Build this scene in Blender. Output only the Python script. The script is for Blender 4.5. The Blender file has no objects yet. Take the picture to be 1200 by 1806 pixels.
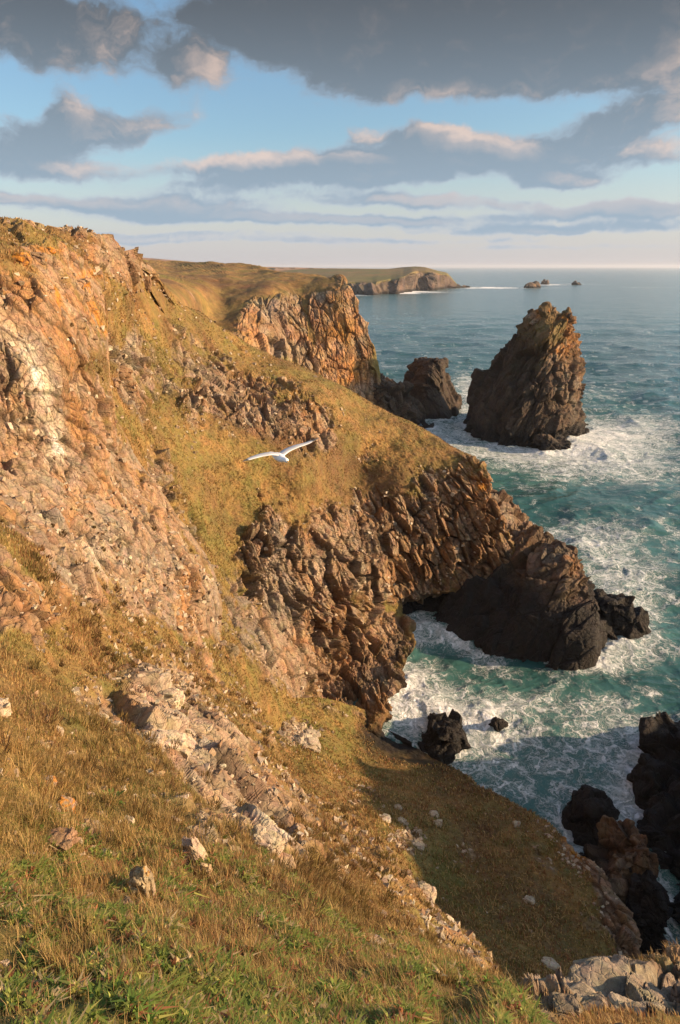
import bpy, math
import numpy as np
from math import radians, sin, cos, pi
F4 = np.float32
SC = bpy.context.scene
COL = SC.collection
# ------------------------------------------------------------------ camera, sky, sun, exposure
CAM_Z = 60.0
PITCH = math.atan((903 - 470) / 1204.0)
FOC = 1204.0
cam = bpy.data.objects.new('camera', bpy.data.cameras.new('camera'))
COL.objects.link(cam); SC.camera = cam
cam.location = (0, 0, CAM_Z)
cam.rotation_euler = (pi / 2 - PITCH, 0, 0)
cam.data.sensor_fit = 'VERTICAL'
cam.data.sensor_height = 36.0
cam.data.lens = 36.0 * FOC / 1806.0
cam.data.clip_start = 0.1
cam.data.clip_end = 90000
SC.view_settings.view_transform = 'Standard'
SC.view_settings.look = 'None'
SC.view_settings.gamma = 1.0
SC.view_settings.exposure = 0.93
SUN_EL = radians(18.0)
SUN_AZ = radians(96.0)             # clockwise from the view direction (+Y): square to the right
SUNV = np.array([cos(SUN_EL) * sin(SUN_AZ), cos(SUN_EL) * cos(SUN_AZ), sin(SUN_EL)])
sun = bpy.data.objects.new('sun', bpy.data.lights.new('sun', 'SUN'))
COL.objects.link(sun)
sun.data.energy = 4.9
sun.data.angle = radians(1.0)
sun.data.color = (1.0, 0.69, 0.40)
import mathutils
sun.rotation_euler = mathutils.Vector(SUNV).to_track_quat('Z', 'Y').to_euler()


class NB:
    """small node-graph writer"""
    def __init__(s, tree):
        s.t = tree; s.n = tree.nodes; s.l = tree.links
    def put(s, sock, v):
        if isinstance(v, bpy.types.NodeSocket): s.l.new(v, sock)
        elif v is not None: sock.default_value = v
    def m(s, op, a, b=None, c=None, clamp=False):
        n = s.n.new('ShaderNodeMath'); n.operation = op; n.use_clamp = clamp
        s.put(n.inputs[0], a); s.put(n.inputs[1], b)
        if c is not None: s.put(n.inputs[2], c)
        return n.outputs[0]
    def vm(s, op, a, b=None, sc=None):
        n = s.n.new('ShaderNodeVectorMath'); n.operation = op
        s.put(n.inputs[0], a)
        if b is not None: s.put(n.inputs[1], b)
        if sc is not None: s.put(n.inputs['Scale'], sc)
        return n.outputs[1] if op in ('DOT_PRODUCT', 'LENGTH') else n.outputs[0]
    def noise(s, vec, scale, detail=4, rough=.55, dist=0.0, col=False):
        n = s.n.new('ShaderNodeTexNoise'); s.put(n.inputs['Vector'], vec)
        n.inputs['Scale'].default_value = scale; n.inputs['Detail'].default_value = detail
        n.inputs['Roughness'].default_value = rough; n.inputs['Distortion'].default_value = dist
        return n.outputs['Color' if col else 'Fac']
    def mixc(s, f, a, b, mode='MIX'):
        n = s.n.new('ShaderNodeMix'); n.data_type = 'RGBA'; n.blend_type = mode
        s.put(n.inputs[0], f); s.put(n.inputs[6], a); s.put(n.inputs[7], b)
        return n.outputs[2]
    def mr(s, v, a, b, c=0.0, d=1.0, smooth=True):
        n = s.n.new('ShaderNodeMapRange'); n.interpolation_type = 'SMOOTHSTEP' if smooth else 'LINEAR'
        s.put(n.inputs[0], v)
        for i, k in enumerate((a, b, c, d)): s.put(n.inputs[1 + i], k)
        return n.outputs[0]
    def sep(s, v):
        n = s.n.new('ShaderNodeSeparateXYZ'); s.put(n.inputs[0], v); return n.outputs
    def comb(s, x, y, z):
        n = s.n.new('ShaderNodeCombineXYZ')
        for i, k in enumerate((x, y, z)): s.put(n.inputs[i], k)
        return n.outputs[0]
    def attr(s, name, out='Fac'):
        n = s.n.new('ShaderNodeAttribute'); n.attribute_name = name; return n.outputs[out]


def ray(px, py):
    """direction of the sight line through a pixel of the photograph, unit step along +Y"""
    xc = (np.asarray(px, float) - 600) / FOC; yc = (903 - np.asarray(py, float)) / FOC
    dy = cos(PITCH) + yc * sin(PITCH); dz = -sin(PITCH) + yc * cos(PITCH)
    return xc / dy, dz / dy
def P(px, py, Y):
    a, b = ray(px, py)
    Y = np.asarray(Y, float)
    return np.stack([a * Y, Y + 0 * a, CAM_Z + b * Y], -1)
def water_y(py):
    return -CAM_Z / ray(600, py)[1]
def to_px(p):
    y = p[..., 1]; x = p[..., 0]; z = p[..., 2] - CAM_Z
    d = y * cos(PITCH) - z * sin(PITCH); u = y * sin(PITCH) + z * cos(PITCH)
    d = np.where(np.abs(d) < 1e-3, 1e-3, d)
    return 600 + FOC * x / d, 903 - FOC * u / d, d

# world: Nishita sky with cloud banks placed by direction
W = bpy.data.worlds.new('World'); SC.world = W; W.use_nodes = True
nb = NB(W.node_tree)
W.cycles.sampling_method = 'MANUAL'; W.cycles.sample_map_resolution = 256
bg = next(n for n in nb.n if n.type == 'BACKGROUND')
sky = nb.n.new('ShaderNodeTexSky'); sky.sky_type = 'NISHITA'; sky.sun_disc = False
sky.sun_elevation = SUN_EL; sky.sun_rotation = SUN_AZ; sky.altitude = 60
sky.air_density = 1.0; sky.dust_density = 1.6; sky.ozone_density = 2.2
dirv = nb.n.new('ShaderNodeTexCoord').outputs['Generated']
dx, dy_, dz_ = nb.sep(dirv)
az = nb.m('ARCTAN2', dx, dy_)
el = nb.m('ARCSINE', dz_)
def azel(px, py):
    a, b = ray(px, py)
    return math.atan2(a, 1.0), math.atan2(b, math.hypot(a, 1.0))
# (px, py, half width px, half height px, rotation deg, strength)
CLOUDS = [
    (830, 40, 380, 80, 2, 1.5), (560, 30, 190, 60, -4, 1.0), (1000, 110, 170, 45, -8, .9), (740, 120, 150, 45, 4, .9), (1130, 40, 150, 70, 0, .8),
    (50, 40, 160, 62, -4, 1.3), (345, 128, 55, 34, 0, 1.0),
    (60, 240, 120, 42, 5, 1.0), (240, 222, 110, 26, 10, .9), (125, 185, 46, 26, 0, .7), (100, 298, 110, 18, 2, .9),
    (1115, 215, 110, 36, 3, 1.25), (1190, 275, 80, 22, 0, .9),
    (540, 302, 230, 26, 0, 1.4), (730, 272, 140, 36, 4, 1.3), (940, 275, 120, 30, -6, 1.2), (650, 230, 44, 16, 0, .7),
    (1000, 318, 70, 16, -2, .95), (780, 226, 60, 16, 4, .8),
    (260, 360, 240, 20, 0, 1.15), (720, 350, 190, 14, -2, 1.0), (1090, 372, 190, 15, -2, 1.05), (600, 388, 360, 12, 0, 1.0), (980, 404, 260, 10, 0, .95), (350, 330, 120, 12, 0, .7), (450, 425, 500, 7, 0, .8), (900, 436, 300, 5, 0, .6),
    (260, 412, 300, 6, 0, .7), (10, 340, 45, 12, 0, .8),
]
w1 = nb.noise(dirv, 5.0, 3, .5, col=True); w2 = nb.noise(dirv, 22.0, 5, .55, col=True)
w1x, w1y, w1z = nb.sep(w1); w2x, w2y, w2z = nb.sep(w2)
near_h = nb.mr(el, 0.0, .30, .22, 1.0, False)          # clouds far off over the sea look small and flat
def cloud_density(off_az, off_el):
    a0 = nb.m('ADD', nb.m('ADD', az, off_az), nb.m('ADD', nb.m('MULTIPLY_ADD', w1x, .10, -.05), nb.m('MULTIPLY_ADD', w2x, .055, -.0275)))
    e0 = nb.m('ADD', nb.m('ADD', el, off_el), nb.m('MULTIPLY', nb.m('ADD', nb.m('MULTIPLY_ADD', w1y, .05, -.025), nb.m('MULTIPLY_ADD', w2y, .045, -.0225)), near_h))
    tot = None
    for (px, py, hw, hh, rot, st) in CLOUDS:
        ca, ce = azel(px, py)
        sx = hw * .00076; sy = hh * .00067
        r = radians(rot); c_, s_ = cos(r), sin(r)
        u = nb.m('SUBTRACT', a0, ca); v = nb.m('SUBTRACT', e0, ce)
        uu = nb.m('ADD', nb.m('MULTIPLY', u, c_ / sx), nb.m('MULTIPLY', v, s_ / sx))
        vv = nb.m('ADD', nb.m('MULTIPLY', u, -s_ / sy), nb.m('MULTIPLY', v, c_ / sy))
        d2 = nb.m('ADD', nb.m('MULTIPLY', uu, uu), nb.m('MULTIPLY', vv, vv))
        g = nb.m('MULTIPLY', nb.m('EXPONENT', nb.m('MULTIPLY', nb.m('POWER', d2, 1.4), -0.75)), st)
        tot = g if tot is None else nb.m('MAXIMUM', tot, g) if False else nb.m('ADD', tot, g)
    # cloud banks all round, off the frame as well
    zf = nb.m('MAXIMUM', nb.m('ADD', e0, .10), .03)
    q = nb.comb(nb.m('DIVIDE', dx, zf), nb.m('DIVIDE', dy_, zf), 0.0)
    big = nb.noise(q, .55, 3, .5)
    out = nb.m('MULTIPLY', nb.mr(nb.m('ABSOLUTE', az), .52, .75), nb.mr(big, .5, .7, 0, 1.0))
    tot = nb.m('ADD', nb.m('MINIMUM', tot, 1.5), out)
    det = nb.noise(nb.comb(nb.m('MULTIPLY', a0, 9.0), nb.m('MULTIPLY', e0, 24.0), 3.7), 1.0, 4, .55)
    puff = nb.noise(nb.comb(nb.m('MULTIPLY', a0, 34.0), nb.m('MULTIPLY', e0, 60.0), 1.7), 1.0, 8, .64)
    return nb.m('ADD', tot, nb.m('ADD', nb.m('MULTIPLY_ADD', det, 1.1, -.55), nb.m('MULTIPLY_ADD', puff, .9, -.45)))
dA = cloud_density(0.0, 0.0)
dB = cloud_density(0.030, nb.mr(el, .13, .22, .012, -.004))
dens = nb.mr(dA, .30, .92)
thick = nb.mr(dA, .4, 1.0)
lit = nb.mr(nb.m('SUBTRACT', dA, dB), .0, .85)
elh = nb.mr(el, 0.02, .36)                     # how high over the horizon
shadec = nb.mixc(elh, (.25, .33, .41, 1), (.066, .071, .080, 1))
litc = nb.mixc(elh, (.64, .53, .48, 1), (.40, .30, .25, 1))
thin = nb.mixc(elh, (.39, .43, .50, 1), (.13, .17, .22, 1))
cc = nb.mixc(thick, thin, shadec)
lit = nb.m('MULTIPLY', lit, nb.mr(dA, 1.05, 1.6, 1.0, .25))
cc = nb.mixc(nb.m('MULTIPLY', lit, nb.mr(el, .05, .15, .22, .95)), cc, litc)
cc = nb.mixc(nb.m('MULTIPLY', nb.mr(nb.m('ABSOLUTE', az), .60, 1.0), .9), cc, (1.45, 1.30, 1.20, 1))      # unseen clouds off the frame brightened to add ambient light
skys = nb.mixc(1.0, nb.vm('SCALE', sky.outputs[0], sc=0.128), (.95, 1.03, 1.02, 1), 'MULTIPLY')
skys = nb.mixc(nb.mr(el, .0, .17, .70, 0.0), skys, (.52, .49, .52, 1))
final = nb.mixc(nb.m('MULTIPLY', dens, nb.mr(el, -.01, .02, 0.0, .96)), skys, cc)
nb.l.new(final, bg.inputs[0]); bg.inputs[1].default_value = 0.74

# ------------------------------------------------------------------ numpy noise
def ihash(x, y, z, seed):
    h = (x.astype(np.int64) * 374761393 + y.astype(np.int64) * 668265263 + z.astype(np.int64) * 2147483647 + seed * 1274126177) & 0xffffffff
    h = h.astype(np.uint32)
    h ^= h >> np.uint32(13); h *= np.uint32(1274126177); h ^= h >> np.uint32(16); h *= np.uint32(2246822519); h ^= h >> np.uint32(15)
    return h
def u01(h): return (h & np.uint32(0xffffff)).astype(F4) * F4(1 / 16777216.0)
def vnoise(p, seed=0):
    p = p.astype(F4); i = np.floor(p); f = (p - i).astype(F4); i = i.astype(np.int32)
    f = f * f * f * (f * (f * 6 - 15) + 10)
    r = 0
    for a in (0, 1):
        wx_ = f[:, 0] if a else 1 - f[:, 0]
        for b in (0, 1):
            wy_ = f[:, 1] if b else 1 - f[:, 1]
            for c in (0, 1):
                wz_ = f[:, 2] if c else 1 - f[:, 2]
                r = r + wx_ * wy_ * wz_ * u01(ihash(i[:, 0] + a, i[:, 1] + b, i[:, 2] + c, seed))
    return r * 2 - 1
def fbm(p, octv=4, seed=0, gain=.5, lac=2.03):
    a = 1.0; s = 0; t = 0; q = p
    for o in range(octv):
        s = s + a * vnoise(q, seed + o * 17); t += a; a *= gain; q = q * lac + 11.3
    return s / t
def facets(p, seed=0, wid=.06):
    """fractured-rock cells: (height of a randomly tilted plane per cell, blended over wid at the joints; F2-F1; cell random)"""
    p = p.astype(F4); n = len(p)
    i = np.floor(p).astype(np.int32)
    f1 = np.full(n, 99, F4); f2 = np.full(n, 99, F4)
    h1 = np.zeros(n, np.uint32); h2_ = np.zeros(n, np.uint32); d1_ = np.zeros((n, 3), F4); d2_ = np.zeros((n, 3), F4)
    for a in (-1, 0, 1):
        for b in (-1, 0, 1):
            for c in (-1, 0, 1):
                cx = i[:, 0] + a; cy = i[:, 1] + b; cz = i[:, 2] + c
                h = ihash(cx, cy, cz, seed)
                g2 = (h * np.uint32(747796405) + np.uint32(2891336453)); g2 ^= g2 >> np.uint32(14)
                g3 = (g2 * np.uint32(277803737) + np.uint32(1013904223)); g3 ^= g3 >> np.uint32(13)
                dv = np.stack([p[:, 0] - cx - u01(h), p[:, 1] - cy - u01(g2), p[:, 2] - cz - u01(g3)], -1)
                d = (dv * dv).sum(-1)
                n1 = d < f1; n2 = (d < f2) & ~n1
                f2[n1] = f1[n1]; h2_[n1] = h1[n1]; d2_[n1] = d1_[n1]
                f1[n1] = d[n1]; h1[n1] = h[n1]; d1_[n1] = dv[n1]
                f2[n2] = d[n2]; h2_[n2] = h[n2]; d2_[n2] = dv[n2]
    def plane(h, bd):
        g = []
        for k in range(4):
            h = h * np.uint32(2654435761) + np.uint32(974711 + k); h ^= h >> np.uint32(15); g.append(u01(h))
        return (g[0] * 2 - 1) * .55 + ((g[1] * 2 - 1) * bd[:, 0] + (g[2] * 2 - 1) * bd[:, 1] + (g[3] * 2 - 1) * bd[:, 2]) * 1.1, g[3]
    a_, r1 = plane(h1, d1_); b_, r2 = plane(h2_, d2_)
    e = np.sqrt(f2) - np.sqrt(f1); t = .5 + .5 * np.clip(e / wid, 0, 1)
    return (a_ * t + b_ * (1 - t)).astype(F4), e, r1
def sstep(x, a, b):
    t = np.clip((x - a) / (b - a), 0, 1); return t * t * (3 - 2 * t)
def lerp(a, b, t): return a + (b - a) * t

# ------------------------------------------------------------------ meshes
def grid_faces(nr, nc, wrap=False):
    r = np.arange(nr - 1)[:, None]; c = np.arange(nc if wrap else nc - 1)[None, :]
    c2 = (c + 1) % nc
    a = r * nc + c; b = r * nc + c2; d = (r + 1) * nc + c; e = (r + 1) * nc + c2
    return np.stack([a, d, e, b], -1).reshape(-1, 4)
def make_mesh(name, co, faces, mat, parent=None, attrs=None, cols=None, smooth=False):
    me = bpy.data.meshes.new(name)
    co = np.ascontiguousarray(co, F4); faces = np.ascontiguousarray(faces, np.int32)
    k = faces.shape[1]
    me.vertices.add(len(co)); me.vertices.foreach_set('co', co.ravel())
    me.loops.add(faces.size); me.loops.foreach_set('vertex_index', faces.ravel())
    me.polygons.add(len(faces)); me.polygons.foreach_set('loop_start', np.arange(0, faces.size, k, dtype=np.int32))
    me.polygons.foreach_set('use_smooth', np.full(len(faces), smooth, bool))
    me.update(calc_edges=True)
    for nm, v in (attrs or {}).items():
        a = me.attributes.new(nm, 'FLOAT', 'POINT'); a.data.foreach_set('value', np.ascontiguousarray(v, F4))
    if cols is not None:
        a = me.attributes.new('Col', 'FLOAT_COLOR', 'POINT')
        c4 = np.ones((len(co), 4), F4); c4[:, :3] = cols; a.data.foreach_set('color', c4.ravel())
    me.materials.append(mat)
    o = bpy.data.objects.new(name, me); COL.objects.link(o); o.parent = parent
    return o
def tag(o, label=None, cat=None, group=None, kind=None):
    if label: o['label'] = label
    if cat: o['category'] = cat
    if group: o['group'] = group
    if kind: o['kind'] = kind
    return o
def grid_normals(g, wrap=False):
    if wrap:
        du = np.roll(g, -1, 1) - np.roll(g, 1, 1)
    else:
        du = np.gradient(g, axis=1)
    dv = np.gradient(g, axis=0)
    n = np.cross(du, dv)
    return n / np.maximum(np.linalg.norm(n, axis=-1, keepdims=True), 1e-9)
def blur(g, n):
    for _ in range(n):
        h = g.copy(); h[1:-1] = (g[:-2] + 2 * g[1:-1] + g[2:]) / 4; g = h
        h = g.copy(); h[:, 1:-1] = (g[:, :-2] + 2 * g[:, 1:-1] + g[:, 2:]) / 4; g = h
    return g
def polyline(pts, n, smooth=True):
    p = np.array(pts, float)
    d = np.r_[0, np.cumsum(np.linalg.norm(np.diff(p[:, :2], axis=0), axis=1) + 1e-6)]
    t = np.linspace(0, d[-1], n)
    o = np.stack([np.interp(t, d, p[:, k]) for k in range(p.shape[1])], -1)
    return o
class TPS:
    """thin-plate spline of log depth over the picture plane, fitted to measured points"""
    def __init__(s, pts, lam=.02):
        a = np.array(pts, float); s.x = a[:, :2] / 500; y = np.log(a[:, 2]); n = len(a)
        K = s.k(s.x, s.x) + lam * np.eye(n) * .05; Pm = np.c_[np.ones(n), s.x]
        A = np.zeros((n + 3, n + 3)); A[:n, :n] = K; A[:n, n:] = Pm; A[n:, :n] = Pm.T
        s.w = np.linalg.solve(A, np.r_[y, 0, 0, 0])
    def k(s, a, b):
        r2 = ((a[:, None, :] - b[None]) ** 2).sum(-1); return np.where(r2 > 1e-12, .5 * r2 * np.log(np.maximum(r2, 1e-12)), 0)
    def __call__(s, px, py):
        q = np.stack([px.ravel(), py.ravel()], -1) / 500; out = np.empty(len(q))
        for i in range(0, len(q), 60000):
            b = q[i:i + 60000]; out[i:i + 60000] = s.k(b, s.x) @ s.w[:-3] + np.c_[np.ones(len(b)), b] @ s.w[-3:]
        return np.exp(out).reshape(px.shape)
def coons(top, right, bottom, left, nu, nv):
    T = polyline(top, nu); B = polyline(bottom, nu); L = polyline(left, nv); R = polyline(right, nv)
    u = np.linspace(0, 1, nu)[None, :, None]; v = np.linspace(0, 1, nv)[:, None, None]
    return ((1 - v) * T[None] + v * B[None] + (1 - u) * L[:, None] + u * R[:, None]
            - ((1 - u) * (1 - v) * T[0] + u * (1 - v) * T[-1] + (1 - u) * v * B[0] + u * v * B[-1]))
def extend(g, side, offs, sub=6):
    """append hidden rows/columns that carry the land on behind its visible edge"""
    if side in 'RL': g = np.swapaxes(g, 0, 1)
    if side in 'LT': g = g[::-1]
    base = g[-1]; prev = base; acc = np.zeros(3); rows = []
    for o in offs:
        nxt = base + np.array(o, float)[None]
        for k in range(1, sub + 1): rows.append(prev + (nxt - prev) * k / sub)
        prev = nxt
    g = np.concatenate([g, np.array(rows)], 0)
    if side in 'LT': g = g[::-1]
    if side in 'RL': g = np.swapaxes(g, 0, 1)
    return g
def blobs(px, py, lst, base=0.0):
    """soft elliptical patches (px,py,rx,ry,rot,value) over a base value, in the photograph's pixels"""
    v = np.full(px.shape, base, float)
    for (cx, cy, rx, ry, rot, val) in lst:
        r = radians(rot); c, s = cos(r), sin(r); u = (px - cx) * c + (py - cy) * s; w = -(px - cx) * s + (py - cy) * c
        v += val * np.exp(-((u / rx) ** 2 + (w / ry) ** 2))
    return v

def rockface(p, nrm, mask, spacing, sizes, amp=.32, seed=0, strata=None, crack=.5, fine=False):
    """block-fracture displacement: a few scales of tilted cells pushed along the normal where the mask says rock"""
    out = np.zeros(len(p), F4); idx = np.where(mask > .02)[0]
    rnd = np.full(len(p), .5, F4); crk = np.zeros(len(p), F4)
    if not len(idx): return out, rnd, crk
    q = p[idx].astype(F4); M = np.eye(3) if strata is None else strata
    qs = (q @ M.T).astype(F4)
    qs = qs + np.stack([fbm(q / (sizes[0] * 1.6) + 5 * k, 2, seed + 91 + k) for k in range(3)], -1) * sizes[0] * .35
    acc = np.zeros(len(idx), F4)
    for j, s in enumerate(sizes):
        w = sstep(s / spacing[idx], *((4.0, 10.0) if fine else (2.5, 7.0))) * mask[idx] * (1.15, 1.0, .95, .9, .9)[j]
        h, e, r = facets(qs / s + 3.1 * j, seed + j * 7, np.clip((3.0 if fine else 1.4) * spacing[idx] / s, .04, .7))
        acc += w * s * amp * (h - crack * .45 * sstep(.10 - e, 0, .10))
        if j < 2: rnd[idx] = rnd[idx] * .4 + r * .6
        crk[idx] = np.maximum(crk[idx], w * sstep(.07 - e, 0, .07))
    out[idx] = acc * np.clip(1.0 + 1.5 * fbm(q / (sizes[0] * 2.2), 3, seed + 201), .35, 1.15 if fine else (1.2 if crack < 1 else 1.7))      # massive faces here, shattered ones there
    return out, rnd, crk
def strata_m(dip, strike, f=2.2):
    """stretch space so that the blocks become slabs"""
    a = radians(strike); d = radians(dip)
    n = np.array([cos(a) * sin(d), sin(a) * sin(d), cos(d)])
    return np.eye(3) + (f - 1) * np.outer(n, n)

# ------------------------------------------------------------------ materials
def land_material(name, bump=.5, rough=.88, s1=9.0, s2=45.0, bd=.12):
    m = bpy.data.materials.new(name); m.use_nodes = True; b = NB(m.node_tree)
    bs = b.n['Principled BSDF']; bs.inputs['Roughness'].default_value = rough
    bs.inputs['Specular IOR Level'].default_value = .25
    pos = b.n.new('ShaderNodeNewGeometry').outputs['Position']
    c = b.attr('Col', 'Color'); rk = b.attr('rock')
    n1 = b.noise(pos, s1, 6, .68); n2 = b.noise(pos, s2 * .22, 5, .7)
    f = b.m('ADD', b.mr(n1, .25, .75, .62, 1.34, False), b.mr(n2, .3, .7, -.14, .14, False))
    col = b.vm('SCALE', c, sc=f)
    hue = b.noise(pos, s1 * .35, 4, .6, col=True)
    col = b.mixc(.22, col, b.mixc(1.0, col, b.vm('SCALE', hue, sc=2.0), 'MULTIPLY'))
    b.l.new(col, bs.inputs['Base Color'])
    hgt = b.m('ADD', b.m('MULTIPLY', n1, .6), b.m('MULTIPLY', b.noise(pos, s2, 5, .7), .35))
    vo = b.n.new('ShaderNodeTexVoronoi'); vo.feature = 'DISTANCE_TO_EDGE'; vo.inputs['Scale'].default_value = s1 * .5
    b.put(vo.inputs['Vector'], b.vm('ADD', pos, b.vm('SCALE', hue, sc=.5 / s1 * 4)))
    cr = b.m('MULTIPLY', b.mr(vo.outputs['Distance'], 0, .09, -.5, 0), rk)
    hgt = b.m('ADD', hgt, cr)
    wv_ = b.vm('ADD', pos, b.vm('SCALE', b.vm('SUBTRACT', hue, (.5, .5, .5)), sc=1.6 / s1))
    for k_, amp_ in ((.42, 1.5), (1.25, .6)):          # broken blocks: each cell sits at its own height and tilt
        v2 = b.n.new('ShaderNodeTexVoronoi'); v2.inputs['Scale'].default_value = s1 * k_; b.put(v2.inputs['Vector'], b.vm('MULTIPLY', wv_, (1.0, 1.0, .55)))
        cx = b.sep(v2.outputs['Color']); loc = b.vm('SUBTRACT', b.vm('SCALE', b.vm('MULTIPLY', wv_, (1.0, 1.0, .55)), sc=1.0), v2.outputs['Position'])
        tilt = b.vm('DOT_PRODUCT', b.vm('SCALE', loc, sc=s1 * k_), b.vm('SUBTRACT', v2.outputs['Color'], (.5, .5, .5)))
        hgt = b.m('ADD', hgt, b.m('MULTIPLY', b.m('MULTIPLY', b.m('ADD', cx[0], b.m('MULTIPLY', tilt, 1.6)), amp_ * .5), rk))
    bp = b.n.new('ShaderNodeBump'); bp.inputs['Strength'].default_value = bump; bp.inputs['Distance'].default_value = bd
    b.put(bp.inputs['Height'], hgt); b.l.new(bp.outputs[0], bs.inputs['Normal'])
    return m
MAT_NEAR = land_material('near_ground', .95, .9, 6.0, 50.0, .08)
MAT_LAND = land_material('cliff_land', .9, .9, 2.6, 16.0, .28)
MAT_FAR = land_material('far_land', .6, .9, .5, 3.0, 1.0)
MAT_ROCK = land_material('sea_rock', .8, .78, 1.6, 10.0, .35)
MAT_NROCK = land_material('near_stone', .7, .85, 12.0, 70.0, .03)

# palette (real surface colours, linear)
DRY = np.array([.30, .175, .062]); OLIVE = np.array([.170, .125, .042]); GREEN = np.array([.125, .13, .030]); HEATH = np.array([.125, .066, .034])
TAN = np.array([.36, .235, .14]); ORANGE = np.array([.36, .18, .065]); GREY = np.array([.27, .215, .155]); PALE = np.array([.52, .43, .31]); BROWN = np.array([.165, .098, .052])
WET = np.array([.015, .0125, .011]); LICHEN = np.array([.50, .20, .025])

def ground_colour(p, px, py, rock, rnd, crk, lists, seed, gs=1.0, wetline=None, warm=.5):
    """albedo from noise and the measured patches: grass kinds, rock kinds, lichen, tide-wetted rock"""
    n = len(p)
    a = fbm(p / (5 * gs), 4, seed + 1); b = fbm(p / (1.3 * gs), 4, seed + 2); c = fbm(p / (.4 * gs), 3, seed + 3)
    gm = np.clip(.22 + .5 * a + .5 * b + blobs(px, py, lists.get('green', [])), 0, 1)
    om = np.clip(.45 + .7 * b + .45 * c, 0, 1)
    g = lerp(DRY[None], OLIVE[None], om[:, None]); g = lerp(g, GREEN[None], (gm * .8)[:, None])
    hm = np.clip(1.3 * fbm(p / (4.5 * gs), 5, seed + 8, .62) + .35 * c + .20 + blobs(px, py, lists.get('heath', [])), 0, 1)
    g = lerp(g, HEATH[None], (hm * .8)[:, None])
    rw = np.clip(warm + .8 * fbm(p / (3.5 * gs), 4, seed + 4) + .8 * (rnd - .5) + blobs(px, py, lists.get('orange', [])), 0, 1)
    r = lerp(GREY[None], TAN[None], np.clip(rw * 1.6, 0, 1)[:, None]); r = lerp(r, ORANGE[None], np.clip(rw * 1.7 - .9, 0, 1)[:, None])
    br = np.clip(.3 + .9 * fbm(p / (2.0 * gs), 5, seed + 5) + .8 * ((rnd * 7.3) % 1 - .5) + blobs(px, py, lists.get('brown', [])), 0, 1)
    r = lerp(r, BROWN[None], (br * .75)[:, None])
    pl = np.clip(-.18 + .9 * fbm(p / (1.6 * gs), 4, seed + 6) + .5 * (rnd - .5) + blobs(px, py, lists.get('pale', [])), 0, 1.25)
    r = lerp(r, PALE[None], np.clip(pl, 0, 1)[:, None]); r = lerp(r, np.array([.72, .66, .58])[None], np.clip(pl - 1, 0, .25)[:, None] * 4)
    lc = np.clip(blobs(px, py, lists.get('lichen', [])) * (1.1 + 1.6 * fbm(p / (.7 * gs), 3, seed + 7)) - .25, 0, 1)
    r = lerp(r, LICHEN[None], (lc * .85)[:, None])
    r = r * (1 - .5 * crk[:, None])
    v = lerp(g, r, sstep(rock, .3, .7)[:, None])
    if wetline is not None:
        z = p[:, 2] + 1.5 * fbm(p / 3.0, 3, seed + 9)
        v = lerp(v, WET[None], sstep(-z, -wetline - 1.5, -wetline + 1.5)[:, None])
    return np.clip(v * (1 + .16 * c[:, None]), .004, .9)

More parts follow.
